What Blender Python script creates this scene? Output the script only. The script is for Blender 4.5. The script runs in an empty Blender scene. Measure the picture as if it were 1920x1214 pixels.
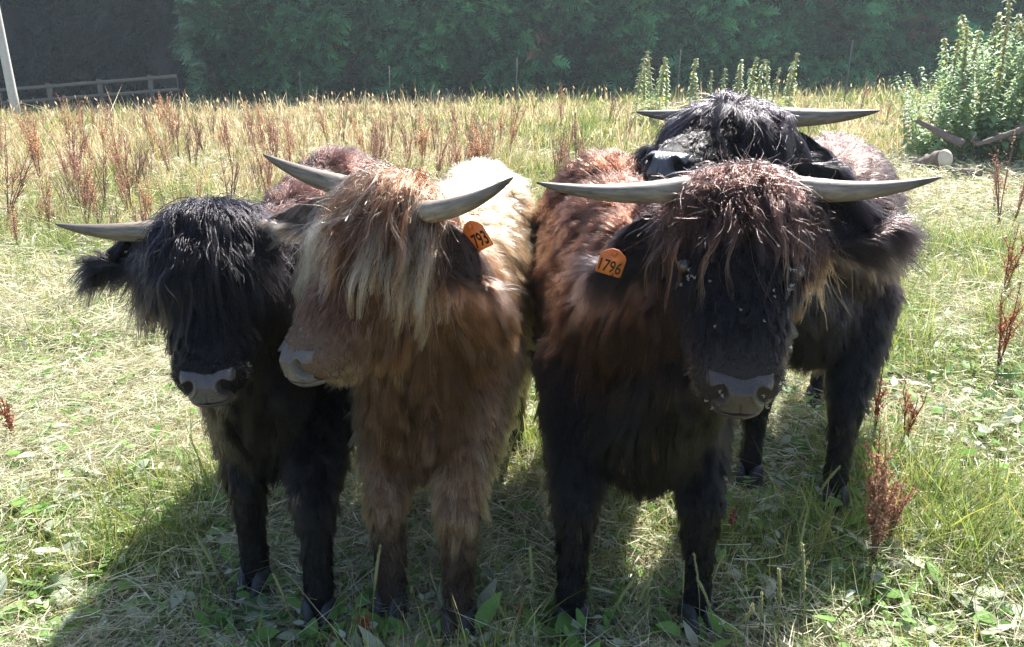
import bpy, math, random
import numpy as np
from mathutils import Vector, Matrix
sc = bpy.context.scene
R = math.radians
# ------------------------------------------------------------------ camera
CAMH, PITCH, FPX = 1.5, R(18.6), 1450.0
cam = bpy.data.objects.new('camera', bpy.data.cameras.new('camera'))
sc.collection.objects.link(cam); sc.camera = cam
cam.location = (0, 0, CAMH); cam.rotation_euler = (R(90) - PITCH, 0, 0)
cam.data.sensor_width = 36; cam.data.lens = FPX / 1920 * 36
cam.data.clip_start = .05; cam.data.clip_end = 500
sc.render.resolution_x, sc.render.resolution_y = 1024, 647
# ------------------------------------------------------------------ light
SUN_EL, SUN_AZ = R(48), R(25)          # azimuth from +Y towards +X: the sun stands behind the herd, a little right
w = bpy.data.worlds.new('World'); sc.world = w; w.use_nodes = True
nt = w.node_tree; bg = nt.nodes['Background']
sky = nt.nodes.new('ShaderNodeTexSky'); sky.sky_type = 'NISHITA'; sky.sun_disc = False
sky.sun_elevation = SUN_EL; sky.sun_rotation = SUN_AZ; sky.dust_density = 1.5
nt.links.new(sky.outputs[0], bg.inputs[0]); bg.inputs[1].default_value = .085
sl = bpy.data.lights.new('sun', 'SUN'); sl.energy = 5.0; sl.angle = R(.5); sl.color = (1, .965, .90)
sun = bpy.data.objects.new('sun', sl); sc.collection.objects.link(sun)
sdir = Vector((math.sin(SUN_AZ) * math.cos(SUN_EL), math.cos(SUN_AZ) * math.cos(SUN_EL), math.sin(SUN_EL)))
sun.rotation_euler = sdir.to_track_quat('Z', 'Y').to_euler()
sc.view_settings.view_transform = 'Standard'; sc.view_settings.look = 'None'
sc.view_settings.gamma = 1; sc.view_settings.exposure = 1.95
sc.render.engine = 'CYCLES'
sc.cycles.max_bounces = 8; sc.cycles.transparent_max_bounces = 8
sc.cycles.sample_clamp_indirect = 6
try: sc.cycles.use_denoising = True; sc.cycles.denoiser = 'OPENIMAGEDENOISE'
except Exception: pass
HAIR = 1.0
# ------------------------------------------------------------------ helpers
rng = np.random.default_rng(7)
def V(*a): return np.array(a, float)
def nrm(a):
    a = np.asarray(a, float); return a / np.maximum(np.linalg.norm(a, axis=-1, keepdims=True), 1e-9)
def Wp(px, py, Y):                      # a point of the place at distance Y
    v = (607 - py) / FPX; cp, sp = math.cos(PITCH), math.sin(PITCH)
    t = Y / (cp + v * sp)
    return V((px - 960) / FPX * t, Y, CAMH + t * (v * cp - sp))
def px2x(px, Y, z=0.0):
    d = Y * math.cos(PITCH) + (CAMH - z) * math.sin(PITCH); return (px - 960) / FPX * d
_perm = np.random.default_rng(3).random((256, 256))
def noise2(x, y, s=1.0, seed=0):
    x = np.asarray(x) / s + seed * 17.3; y = np.asarray(y) / s + seed * 31.7
    xi = np.floor(x).astype(int); yi = np.floor(y).astype(int); fx = x - xi; fy = y - yi
    fx = fx * fx * (3 - 2 * fx); fy = fy * fy * (3 - 2 * fy)
    g = lambda a, b: _perm[a & 255, b & 255]
    return (g(xi, yi) * (1 - fx) + g(xi + 1, yi) * fx) * (1 - fy) + (g(xi, yi + 1) * (1 - fx) + g(xi + 1, yi + 1) * fx) * fy
def sstep(a, b, x):
    t = np.clip((np.asarray(x, float) - a) / (b - a), 0, 1); return t * t * (3 - 2 * t)
def GH(x, y):                           # height of the ground
    x = np.asarray(x, float); y = np.asarray(y, float)
    return sstep(7, 24, y) * (.28 + .022 * np.clip(x, -40, 40)) + (noise2(x, y, .55, 1) - .5) * .03 * sstep(.0, 1., y) + (noise2(x, y, 2.3, 2) - .5) * .07 * sstep(3, 6, y)
def mk_mesh(name, verts, tris, cols=None, smooth=False, mats=None, midx=None):
    me = bpy.data.meshes.new(name)
    verts = np.asarray(verts, np.float32).reshape(-1, 3); tris = np.asarray(tris, np.int32)
    k = tris.shape[1]; n = len(tris)
    me.vertices.add(len(verts)); me.vertices.foreach_set('co', verts.ravel())
    me.loops.add(n * k); me.loops.foreach_set('vertex_index', tris.ravel())
    me.polygons.add(n); me.polygons.foreach_set('loop_start', np.arange(0, n * k, k, dtype=np.int32))
    try: me.polygons.foreach_set('loop_total', np.full(n, k, np.int32))
    except Exception: pass
    if smooth: me.polygons.foreach_set('use_smooth', np.ones(n, bool))
    if midx is not None: me.polygons.foreach_set('material_index', np.asarray(midx, np.int32))
    me.update(calc_edges=True)
    if cols is not None:
        a = me.attributes.new('col', 'FLOAT_COLOR', 'POINT')
        c = np.ones((len(verts), 4), np.float32); c[:, :3] = cols; a.data.foreach_set('color', c.ravel())
    for m in mats or []: me.materials.append(m)
    return me
def link(name, data, parent=None, loc=None):
    o = bpy.data.objects.new(name, data); sc.collection.objects.link(o)
    if parent is not None: o.parent = parent
    if loc is not None: o.location = loc
    return o
def tag(o, label=None, cat=None, group=None, kind=None):
    for k, v in (('label', label), ('category', cat), ('group', group), ('kind', kind)):
        if v: o[k] = v
    return o
def empty(name, loc, label, cat, group=None):
    o = bpy.data.objects.new(name, None); sc.collection.objects.link(o); o.location = loc
    return tag(o, label, cat, group)
class MB:                               # gathers tubes, boxes and quads into one mesh
    def __init__(s): s.v = []; s.f = []; s.c = []; s.n = 0
    def add(s, v, f, col=(1, 1, 1)):
        v = np.asarray(v, float).reshape(-1, 3); f = np.asarray(f, int)
        s.v.append(v); s.f.append(f + s.n); s.n += len(v)
        c = np.asarray(col, float); s.c.append(np.broadcast_to(c, (len(v), 3)) if c.ndim == 1 else c)
    def tube(s, pts, rad, seg=8, col=(1, 1, 1), cap=True, bump=0):
        pts = np.asarray(pts, float); n = len(pts); rad = np.broadcast_to(np.asarray(rad, float), (n,))
        t = nrm(np.gradient(pts, axis=0)); a = V(0, 0, 1) if abs(t[0][2]) < .9 else V(1, 0, 0)
        x = nrm(np.cross(t, a)); y = np.cross(t, x); th = np.arange(seg) / seg * 2 * math.pi
        rr = rad[:, None] * (1 + bump * rng.normal(size=(n, seg)))
        v = pts[:, None] + rr[..., None] * (np.cos(th)[None, :, None] * x[:, None] + np.sin(th)[None, :, None] * y[:, None])
        v = v.reshape(-1, 3); f = []
        for i in range(n - 1):
            for j in range(seg):
                a0 = i * seg + j; b0 = i * seg + (j + 1) % seg
                f += [(a0, b0, b0 + seg), (a0, b0 + seg, a0 + seg)]
        if cap:
            v = np.vstack([v, pts[:1], pts[-1:]]); m = n * seg
            for j in range(seg):
                f += [(m, (j + 1) % seg, j), (m + 1, (n - 1) * seg + j, (n - 1) * seg + (j + 1) % seg)]
        s.add(v, f, col)
    def box(s, c, h, rot=None, col=(1, 1, 1)):
        p = np.array([(i, j, k) for i in (-1, 1) for j in (-1, 1) for k in (-1, 1)], float) * h
        if rot is not None: p = p @ np.array(rot).T
        q = [(0, 1, 3, 2), (4, 6, 7, 5), (0, 4, 5, 1), (2, 3, 7, 6), (0, 2, 6, 4), (1, 5, 7, 3)]
        s.add(p + c, [t for a, b, cc, d in q for t in ((a, b, cc), (a, cc, d))], col)
    def mesh(s, name, mat, smooth=False, off=None):
        v = np.vstack(s.v)
        if off is not None: v = v - np.asarray(off)
        return mk_mesh(name, v, np.vstack(s.f), np.vstack(s.c), smooth, [mat])
def ribbons(P, D, L, Wd, droop, c0, c1, S=2, prof=None, side=None, wob=0.0):
    """N thin strips: start P, direction D, length L, width Wd, sag droop -> verts, tris, cols"""
    N = len(P); L = np.broadcast_to(L, (N,)); Wd = np.broadcast_to(Wd, (N,)); droop = np.broadcast_to(droop, (N,))
    D = nrm(D)
    if side is None:
        r = rng.normal(size=(N, 3)); side = nrm(np.cross(D, r))
    ts = np.linspace(0, 1, S + 1)
    if prof is None: prof = 1 - ts ** 1.6
    bend = rng.normal(size=(N, 3)) * wob
    vs = []; cs = []
    c0 = np.broadcast_to(c0, (N, 3)); c1 = np.broadcast_to(c1, (N, 3))
    for i, t in enumerate(ts):
        c = P + D * (L * t)[:, None]; c = c + bend * (L * t * t)[:, None]
        c[:, 2] -= droop * L * t * t
        col = c0 * (1 - t) + c1 * t
        if i < S:
            wv = side * (Wd * .5 * prof[i])[:, None]
            vs += [c - wv, c + wv]; cs += [col, col]
        else:
            vs.append(c); cs.append(col)
    K = 2 * S + 1
    v = np.stack(vs, 1).reshape(-1, 3); cc = np.stack(cs, 1).reshape(-1, 3)
    tr = []
    for i in range(S - 1):
        a = 2 * i; tr += [(a, a + 1, a + 3), (a, a + 3, a + 2)]
    a = 2 * (S - 1); tr.append((a, a + 1, a + 2))
    tr = (np.arange(N)[:, None, None] * K + np.array(tr)[None]).reshape(-1, 3)
    return v, tr, cc
def joinr(lst):
    vs, ts, cs, n = [], [], [], 0
    for v, t, c in lst:
        vs.append(v); ts.append(t + n); cs.append(c); n += len(v)
    return np.vstack(vs), np.vstack(ts), np.vstack(cs)
# ------------------------------------------------------------------ materials
def mat_new(name):
    m = bpy.data.materials.new(name); m.use_nodes = True
    n = m.node_tree; b = n.nodes['Principled BSDF']; return m, n, b
def mat_attr(name, rough=.6, spec=.3, trans=0.0, nz=0.0, nscale=40, bump=0.0):
    m, n, b = mat_new(name); L = n.links
    at = n.nodes.new('ShaderNodeAttribute'); at.attribute_name = 'col'; src = at.outputs['Color']
    if nz or bump:
        tc = n.nodes.new('ShaderNodeTexCoord'); no = n.nodes.new('ShaderNodeTexNoise'); no.inputs['Scale'].default_value = nscale
        no.inputs['Detail'].default_value = 6; L.new(tc.outputs['Object'], no.inputs['Vector'])
    if nz:
        mr = n.nodes.new('ShaderNodeMapRange'); mr.inputs['To Min'].default_value = 1 - nz; mr.inputs['To Max'].default_value = 1 + nz
        L.new(no.outputs['Fac'], mr.inputs['Value'])
        mx = n.nodes.new('ShaderNodeVectorMath'); mx.operation = 'SCALE'; L.new(src, mx.inputs[0]); L.new(mr.outputs[0], mx.inputs['Scale']); src = mx.outputs[0]
    if bump:
        bu = n.nodes.new('ShaderNodeBump'); bu.inputs['Strength'].default_value = bump; bu.inputs['Distance'].default_value = .01
        L.new(no.outputs['Fac'], bu.inputs['Height']); L.new(bu.outputs[0], b.inputs['Normal'])
    L.new(src, b.inputs['Base Color']); b.inputs['Roughness'].default_value = rough; b.inputs['Specular IOR Level'].default_value = spec
    if trans:
        t = n.nodes.new('ShaderNodeBsdfTranslucent'); mix = n.nodes.new('ShaderNodeMixShader'); mix.inputs[0].default_value = trans
        L.new(src, t.inputs['Color']); L.new(b.outputs[0], mix.inputs[1]); L.new(t.outputs[0], mix.inputs[2])
        L.new(mix.outputs[0], n.nodes['Material Output'].inputs['Surface'])
    return m
def mat_hair(name, rough=.2, rad=.3):
    m = bpy.data.materials.new(name); m.use_nodes = True; n = m.node_tree
    n.nodes.remove(n.nodes['Principled BSDF'])
    h = n.nodes.new('ShaderNodeBsdfHairPrincipled')
    try: h.model = 'CHIANG'
    except Exception: pass
    h.parametrization = 'COLOR'
    at = n.nodes.new('ShaderNodeAttribute'); at.attribute_name = 'col'
    n.links.new(at.outputs['Color'], h.inputs['Color'])
    h.inputs['Roughness'].default_value = rough; h.inputs['Radial Roughness'].default_value = rad
    h.inputs['IOR'].default_value = 1.27
    n.links.new(h.outputs[0], n.nodes['Material Output'].inputs['Surface']); return m
M_grass = mat_attr('grass_blades', .45, .35, .42)
M_leaf = mat_attr('broad_leaves', .5, .25, .45, .15, 60)
M_dock = mat_attr('dry_stalks', .7, .2, .25)
M_conifer = mat_attr('conifer_foliage', .55, .3, .18)
M_bark = mat_attr('bark', .85, .2, 0, .35, 18, .6)
M_wood = mat_attr('weathered_wood', .8, .2, 0, .25, 12, .3)
M_wire = mat_attr('steel_wire', .9, .1)
M_skin = mat_attr('hide', .7, .2, 0, .2, 60)
M_hair = mat_hair('hair')
M_tag = mat_attr('tag_plastic', .4, .4, .15, .45, 70, .2)
M_hoof = mat_attr('hoof_horn', .5, .4, 0, .3, 60, .3)
def mat_horn():
    m, n, b = mat_new('horn'); L = n.links
    at = n.nodes.new('ShaderNodeAttribute'); at.attribute_name = 'col'
    tc = n.nodes.new('ShaderNodeTexCoord'); mp = n.nodes.new('ShaderNodeMapping'); mp.inputs['Scale'].default_value = (9, 75, 75)
    no = n.nodes.new('ShaderNodeTexNoise'); no.inputs['Scale'].default_value = 1.6; no.inputs['Detail'].default_value = 8; no.inputs['Roughness'].default_value = .7
    L.new(tc.outputs['Object'], mp.inputs[0]); L.new(mp.outputs[0], no.inputs['Vector'])
    mr = n.nodes.new('ShaderNodeMapRange'); mr.inputs['From Min'].default_value = .3; mr.inputs['From Max'].default_value = .7; mr.inputs['To Min'].default_value = .35; mr.inputs['To Max'].default_value = 1.7
    L.new(no.outputs['Fac'], mr.inputs['Value'])
    mx = n.nodes.new('ShaderNodeVectorMath'); mx.operation = 'SCALE'; L.new(at.outputs['Color'], mx.inputs[0]); L.new(mr.outputs[0], mx.inputs['Scale'])
    L.new(mx.outputs[0], b.inputs['Base Color']); b.inputs['Roughness'].default_value = .55; b.inputs['Specular IOR Level'].default_value = .35
    bu = n.nodes.new('ShaderNodeBump'); bu.inputs['Strength'].default_value = .45; bu.inputs['Distance'].default_value = .002
    L.new(no.outputs['Fac'], bu.inputs['Height']); L.new(bu.outputs[0], b.inputs['Normal']); return m
M_horn = mat_horn()
def mat_nose():
    m, n, b = mat_new('nose_skin'); L = n.links
    at = n.nodes.new('ShaderNodeAttribute'); at.attribute_name = 'col'
    tc = n.nodes.new('ShaderNodeTexCoord'); vo = n.nodes.new('ShaderNodeTexVoronoi'); vo.inputs['Scale'].default_value = 230
    no = n.nodes.new('ShaderNodeTexNoise'); no.inputs['Scale'].default_value = 70; no.inputs['Detail'].default_value = 5
    L.new(tc.outputs['Object'], vo.inputs['Vector']); L.new(tc.outputs['Object'], no.inputs['Vector'])
    mr = n.nodes.new('ShaderNodeMapRange'); mr.inputs['To Min'].default_value = .6; mr.inputs['To Max'].default_value = 1.4; L.new(no.outputs['Fac'], mr.inputs['Value'])
    mx = n.nodes.new('ShaderNodeVectorMath'); mx.operation = 'SCALE'; L.new(at.outputs['Color'], mx.inputs[0]); L.new(mr.outputs[0], mx.inputs['Scale'])
    L.new(mx.outputs[0], b.inputs['Base Color']); b.inputs['Roughness'].default_value = .42; b.inputs['Specular IOR Level'].default_value = .5
    bu = n.nodes.new('ShaderNodeBump'); bu.inputs['Strength'].default_value = .5; bu.inputs['Distance'].default_value = .003
    L.new(vo.outputs['Distance'], bu.inputs['Height']); L.new(bu.outputs[0], b.inputs['Normal']); return m
M_nose = mat_nose()
M_eye = mat_attr('eye', .08, .7)
# ------------------------------------------------------------------ ground
def ground():
    def grid(xs, ys):
        X, Yy = np.meshgrid(xs, ys); Z = GH(X, Yy)
        v = np.stack([X, Yy, Z], -1).reshape(-1, 3); nx = len(xs); ny = len(ys)
        i = np.arange((nx - 1) * (ny - 1)); a = (i // (nx - 1)) * nx + i % (nx - 1)
        return v, np.stack([a, a + 1, a + nx + 1, a + nx], 1)
    xs = np.concatenate([-np.geomspace(110, 6, 40), np.linspace(-5.9, 5.9, 160), np.geomspace(6, 110, 40)])
    ys = np.concatenate([-np.geomspace(30, 1, 12), np.linspace(0, 8, 150), np.geomspace(8.1, 110, 90)])
    v, f = grid(xs, ys)
    m, n, b = mat_new('meadow_soil'); L = n.links
    tc = n.nodes.new('ShaderNodeTexCoord')
    n1 = n.nodes.new('ShaderNodeTexNoise'); n1.inputs['Scale'].default_value = .9; n1.inputs['Detail'].default_value = 5
    n2 = n.nodes.new('ShaderNodeTexNoise'); n2.inputs['Scale'].default_value = 45; n2.inputs['Detail'].default_value = 8
    for q in (n1, n2): L.new(tc.outputs['Object'], q.inputs['Vector'])
    r1 = n.nodes.new('ShaderNodeValToRGB'); r1.color_ramp.elements[0].color = (.10, .11, .04, 1); r1.color_ramp.elements[0].position = .38
    r1.color_ramp.elements[1].color = (.17, .145, .07, 1); r1.color_ramp.elements[1].position = .62
    L.new(n1.outputs['Fac'], r1.inputs[0])
    mr = n.nodes.new('ShaderNodeMapRange'); mr.inputs['To Min'].default_value = .35; mr.inputs['To Max'].default_value = 1.6; L.new(n2.outputs['Fac'], mr.inputs['Value'])
    mx = n.nodes.new('ShaderNodeVectorMath'); mx.operation = 'SCALE'; L.new(r1.outputs[0], mx.inputs[0]); L.new(mr.outputs[0], mx.inputs['Scale'])
    L.new(mx.outputs[0], b.inputs['Base Color']); b.inputs['Roughness'].default_value = .95
    bu = n.nodes.new('ShaderNodeBump'); bu.inputs['Distance'].default_value = .02; L.new(n2.outputs['Fac'], bu.inputs['Height']); L.new(bu.outputs[0], b.inputs['Normal'])
    tag(link('ground', mk_mesh('ground', v, f, None, True, [m])), kind='structure')
ground()

def greenness(x, y):                    # how green the meadow is at a place (0 dry, 1 fresh)
    g = .36 + 1.3 * (noise2(x, y, .9, 5) - .5) + .9 * (noise2(x, y, 3.7, 6) - .5) + .7 * (noise2(x, y, .3, 15) - .5)
    g += .38 * sstep(.3, 1.6, x) * (1 - sstep(2.2, 3.2, y)) - .12 * sstep(.2, -1., x) * (1 - sstep(3, 6, y))
    g += .12 * (1 - sstep(1.5, 2.1, y))
    far = sstep(7, 10, y)
    g = g - far * .42 * (1 - sstep(-3, 3.5, x + .0 * y)) + far * .25 * sstep(-1, 4, x)
    g += .12 * sstep(5, 6.5, y) * (1 - sstep(8, 10, y))
    return np.clip(g, 0, 1)
GREENS = np.array([(.13, .22, .05), (.17, .27, .06), (.24, .34, .09), (.13, .20, .09), (.30, .36, .15)])
STRAWS = np.array([(.50, .45, .30), (.64, .58, .41), (.40, .33, .22), (.56, .54, .39), (.72, .69, .54)])
def scatter(n, y0, y1, spread=.80, extra=1.1):
    y = y0 * (y1 / y0) ** rng.random(n); x = (rng.random(n) * 2 - 1) * (spread * y + extra)
    return x, y
HOOVES = [(-.77, 1.95), (-.545, 1.81), (-.345, 1.84), (-.15, 1.77), (.165, 1.81), (.52, 1.83), (.90, 2.62), (1.155, 2.46)]
def near_hoof(x, y):
    f = np.ones(np.shape(x))
    for a, b in HOOVES: f = np.minimum(f, .30 + .70 * sstep(.05, .16, np.hypot(x - a, (y - b + .09) * .8)))
    return f
def field():
    parts_g, parts_s = [], []
    # near and middle green blades, in tufts
    def blades(n, y0, y1, h, wmul, dry, lean, S=3, tuft=0):
        x, y = scatter(n, y0, y1)
        if tuft:
            cx, cy = scatter(max(1, n // tuft), y0, y1); k = rng.integers(0, len(cx), n)
            x = cx[k] + rng.normal(size=n) * .022 * (1 + .05 * y); y = cy[k] + rng.normal(size=n) * .022 * (1 + .05 * y)
        g = greenness(x, y)
        keep = rng.random(n) < (np.clip((1 - g) * 1.3, .15, 1) if dry else np.clip(g * 1.5, .12, 1))
        x, y, g = x[keep], y[keep], g[keep]; n = len(x)
        P = np.stack([x, y, GH(x, y) - .005], 1)
        az = rng.random(n) * 2 * math.pi; el = lean[0] + (lean[1] - lean[0]) * rng.random(n)
        D = np.stack([np.cos(az) * np.cos(el), np.sin(az) * np.cos(el), np.sin(el)], 1)
        hh = near_hoof(x, y) * (.35 + 1.5 * noise2(x, y, .28 + .03 * 8, 14) ** 1.6) * (1 - .72 * sstep(3.6, 4.6, x) * (1 - sstep(9.5, 10.5, x)) * sstep(6, 7.5, y) * (1 - sstep(11.6, 12.4, y))) * h * rng.gamma(6, 1 / 6, n) * (.7 + .6 * noise2(x, y, .13, 9))
        pal = (np.vstack([STRAWS * .92, [(.40, .25, .15), (.36, .30, .16), (.30, .30, .14), (.44, .36, .2)]]) if (y0 > 6) else STRAWS) if dry else GREENS
        c = pal[rng.integers(0, len(pal), n)] * (.75 + .5 * rng.random((n, 1)))
        if not dry: c = c * (1 - .35 * (rng.random((n, 1)) < .2)) + (rng.random((n, 1)) < .12) * V(.2, .12, .03)
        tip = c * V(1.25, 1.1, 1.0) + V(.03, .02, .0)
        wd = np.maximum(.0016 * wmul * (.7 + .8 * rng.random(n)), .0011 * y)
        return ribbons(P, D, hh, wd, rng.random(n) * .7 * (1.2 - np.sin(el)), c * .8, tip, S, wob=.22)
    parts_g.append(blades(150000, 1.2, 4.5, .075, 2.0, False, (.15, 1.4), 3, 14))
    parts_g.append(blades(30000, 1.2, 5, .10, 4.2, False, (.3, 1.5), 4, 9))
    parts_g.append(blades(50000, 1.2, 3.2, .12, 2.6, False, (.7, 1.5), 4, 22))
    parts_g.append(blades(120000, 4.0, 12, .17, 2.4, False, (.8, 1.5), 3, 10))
    v, t, c = joinr(parts_g)
    tag(link('green_grass', mk_mesh('green_grass', v, t, c, False, [M_grass])), 'short green meadow grass blades growing all over the pasture', 'grass', kind='stuff')
    # cut and flattened straw lying between the blades
    def litter(n, y0, y1, L, wm, lift=.06):
        x, y = scatter(n, y0, y1); g = greenness(x, y); keep = rng.random(n) < np.clip(1.15 - g, .25, 1); x, y = x[keep], y[keep]; n = len(x)
        P = np.stack([x, y, GH(x, y) + rng.random(n) ** 1.5 * lift * near_hoof(x, y) ** 2], 1)
        az = noise2(x, y, .35, 12) * 9 + rng.normal(size=n) * .9; el = rng.normal(size=n) * .22 + .05
        D = np.stack([np.cos(az) * np.cos(el), np.sin(az) * np.cos(el), np.sin(el)], 1)
        c = STRAWS[rng.integers(0, len(STRAWS), n)] * (.7 + .55 * rng.random((n, 1)))
        c = np.where(rng.random((n, 1)) < .22, V(.30, .36, .18) * (.8 + .4 * rng.random((n, 1))), c)
        return ribbons(P, D, L * rng.gamma(5, .2, n), np.maximum(.0017 * wm * (.7 + .7 * rng.random(n)), .001 * y), .15 * rng.random(n), c, c * 1.05, 3, wob=.35)
    v, t, c = joinr([litter(240000, 1.2, 4.5, .085, 1.7, .09), litter(140000, 4, 13, .13, 2.0, .13), blades(50000, 1.3, 6, .12, 1.2, True, (.5, 1.4), 3, 6)])
    tag(link('straw_litter', mk_mesh('straw_litter', v, t, c, False, [M_grass])), 'pale dry straw and mown grass lying flat over the pasture', 'straw', kind='stuff')
    n = 120000; y = -.5 + 14 * rng.random(n) ** 1.3; sg = np.where(rng.random(n) < .5, -1, 1); x = sg * (.80 * np.clip(y, 0, 99) + 1.0 + 4.5 * rng.random(n) ** 1.2)
    P = np.stack([x, y, GH(x, y)], 1); az = rng.random(n) * 6.283; el = rng.random(n) * 1.3; D = np.stack([np.cos(az) * np.cos(el), np.sin(az) * np.cos(el), np.sin(el)], 1)
    pal = np.vstack([GREENS, STRAWS]); c = pal[rng.integers(0, len(pal), n)] * (.7 + .5 * rng.random((n, 1)))
    v, t, c = ribbons(P, D, .09 + .08 * rng.random(n), .006, .3, c, c, 2, wob=.25)
    tag(link('outer_grass', mk_mesh('outer_grass', v, t, c, False, [M_grass])), 'thin mixed green and dry grass at the sides of the pasture', 'grass', kind='stuff')
    # tall bleached hay grass of the far field
    lst = [blades(125000, 9, 28, .20, 1.3, True, (.5, 1.5), 3, 9), blades(36000, 6.5, 12, .22, 1.3, True, (.6, 1.5), 3, 7)]
    lst.append(blades(150000, 8, 28, .20, 2.2, False, (.6, 1.5), 3, 9))
    n = 1800; x, y = scatter(n, 11.5, 28); P = np.stack([x, y, GH(x, y)], 1)
    D = np.stack([rng.normal(size=n) * .16 - .05, rng.normal(size=n) * .16, np.ones(n)], 1); L_ = .28 + .34 * rng.random(n) ** 1.5
    c = V(.62, .47, .26) * (.75 + .5 * rng.random((n, 1)))
    lst.append(ribbons(P, D, L_, .0011 * y, 0.05, c * .8, c, 2))
    Dn = nrm(D); T = P + Dn * L_[:, None]
    lst.append(ribbons(T - Dn * .07, Dn + rng.normal(size=(n, 3)) * .2, .13, np.maximum(.009, .0016 * y), .2, c * 1.1, c * 1.15, 3, prof=[.4, 1, .7, 0]))
    v, t, c = joinr(lst)
    tag(link('tall_hay_grass', mk_mesh('tall_hay_grass', v, t, c, False, [M_grass])), 'tall bleached hay grass with seed heads in the far half of the field', 'grass', kind='stuff')
    # small fallen and creeping leaves in the sward
    n = 16000; x, y = scatter(n, 1.3, 7); P = np.stack([x, y, GH(x, y) + .01 + .05 * rng.random(n)], 1)
    az = rng.random(n) * 6.283; D = np.stack([np.cos(az), np.sin(az), rng.normal(size=n) * .35 + .15], 1)
    up = nrm(np.stack([rng.normal(size=n) * .5, rng.normal(size=n) * .5, np.ones(n)], 1)); side = nrm(np.cross(D, up))
    pale = (rng.random((n, 1)) < .35); c = np.where(pale, V(.46, .50, .38), V(.16, .30, .07)) * (.7 + .6 * rng.random((n, 1)))
    s = .014 + .034 * rng.random(n) ** 3
    v, t, c = ribbons(P, D, s * 2.2, s, .3 * rng.random(n), c, c * 1.1, 5, prof=[.15, .8, 1, .85, .5, 0], side=side, wob=.2)
    tag(link('small_leaves', mk_mesh('small_leaves', v, t, c, False, [M_leaf])), 'small green and withered leaves of clover and weeds in the sward', 'ground cover', kind='stuff')
field()

# ------------------------------------------------------------------ plants that stand as things
def leaf_mesh_data(mb, base, d, up, L, Wd, droop, col, seg=7, fold=.25, wavy=.0):
    d = nrm(d); s = nrm(np.cross(d, up)); n = np.cross(s, d)
    ts = np.linspace(0, 1, seg + 1); prof = np.sin(np.clip(ts * 1.02, 0, 1) ** .75 * math.pi) ** .8 * .5 + .02 * (1 - ts); v = []
    for i, t in enumerate(ts):
        c = base + d * L * t + V(0, 0, -droop * L * t * t)
        for j in (-1, -.5, 0, .5, 1):
            v.append(c + s * Wd * prof[i] * j + n * abs(j) * Wd * prof[i] * fold + n * wavy * Wd * math.sin(t * 17 + j * 2) * abs(j))
    f = []
    for i in range(seg):
        for j in range(4):
            a = i * 5 + j; f += [(a, a + 1, a + 6), (a, a + 6, a + 5)]
    mb.add(v, f, col)
def copy_tree(o, parent=None):
    c = o.copy(); sc.collection.objects.link(c)
    if parent is not None: c.parent = parent
    for ch in list(o.children): copy_tree(ch, c)
    return c
def make_dock(seed, H=.75, nst=5, dens=1.0, colr=(.30, .105, .055), sz=1.0):
    r = np.random.default_rng(seed); st, sd = MB(), MB()
    seg = []
    for k in range(nst):
        a = r.random() * 6.28; ln = H * (.65 + .4 * r.random()); lean = .06 + .16 * r.random()
        p = [V(math.cos(a) * lean * ln * t ** 1.3, math.sin(a) * lean * ln * t ** 1.3, ln * t) + r.normal(size=3) * .004 for t in np.linspace(0, 1, 7)]
        st.tube(p, np.linspace(.0042, .0016, 7) * sz, 5, np.array(colr) * .62, cap=False); seg.append((np.array(p), 1.0))
        for b in range(r.integers(3, 7)):
            t = .4 + .5 * r.random(); i = int(t * 6); q = p[i]; az = r.random() * 6.28; bl = ln * (.10 + .16 * r.random())
            bp = [q + V(math.cos(az) * .45 * bl * u, math.sin(az) * .45 * bl * u, bl * u) for u in np.linspace(0, 1, 4)]
            st.tube(bp, np.linspace(.0022, .001, 4) * sz, 4, np.array(colr) * .7, cap=False); seg.append((np.array(bp), .0))
    P = []
    for p, main in seg:
        n = int((90 if main else 55) * dens)
        t = (.45 + .55 * r.random(n)) if main else (.1 + .9 * r.random(n))
        i = np.minimum((t * (len(p) - 1)).astype(int), len(p) - 2); f = t * (len(p) - 1) - i
        q = p[i] * (1 - f[:, None]) + p[i + 1] * f[:, None]
        q = q[(np.sin(t * 60 + r.random() * 6) > -.55)]
        P.append(q + r.normal(size=(len(q), 3)) * .0055 * sz)
    P = np.vstack(P); n = len(P); D = r.normal(size=(n, 3)); D[:, 2] -= .3
    c = np.array(colr) * (.6 + .9 * r.random((n, 1)))
    sd.add(*ribbons(P, D, .012 * sz, .009 * sz, 0, c, c * 1.2, 2, prof=[.6, 1, 0]))
    al = MB()
    for q in (st, sd):
        for a_, b_, c_ in zip(q.v, q.f, q.c): pass
    al.v = st.v + sd.v; al.c = st.c + sd.c; al.f = st.f + [x_ + st.n for x_ in sd.f]
    return st.mesh('dock_stalk', M_dock), sd.mesh('dock_seeds', M_dock), al.mesh('dock_plant', M_dock)
def ribm(mb, r): mb.add(r[0], r[1], r[2])
dock_protos = [make_dock(20 + i, .72, 5 + i % 3, [.4, .2, .65, .12, .3, .08][i], c_, 1.1) for i, c_ in enumerate([(.50, .27, .17), (.44, .24, .17), (.55, .33, .19), (.38, .22, .16), (.50, .29, .20), (.36, .23, .16)])]
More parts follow.
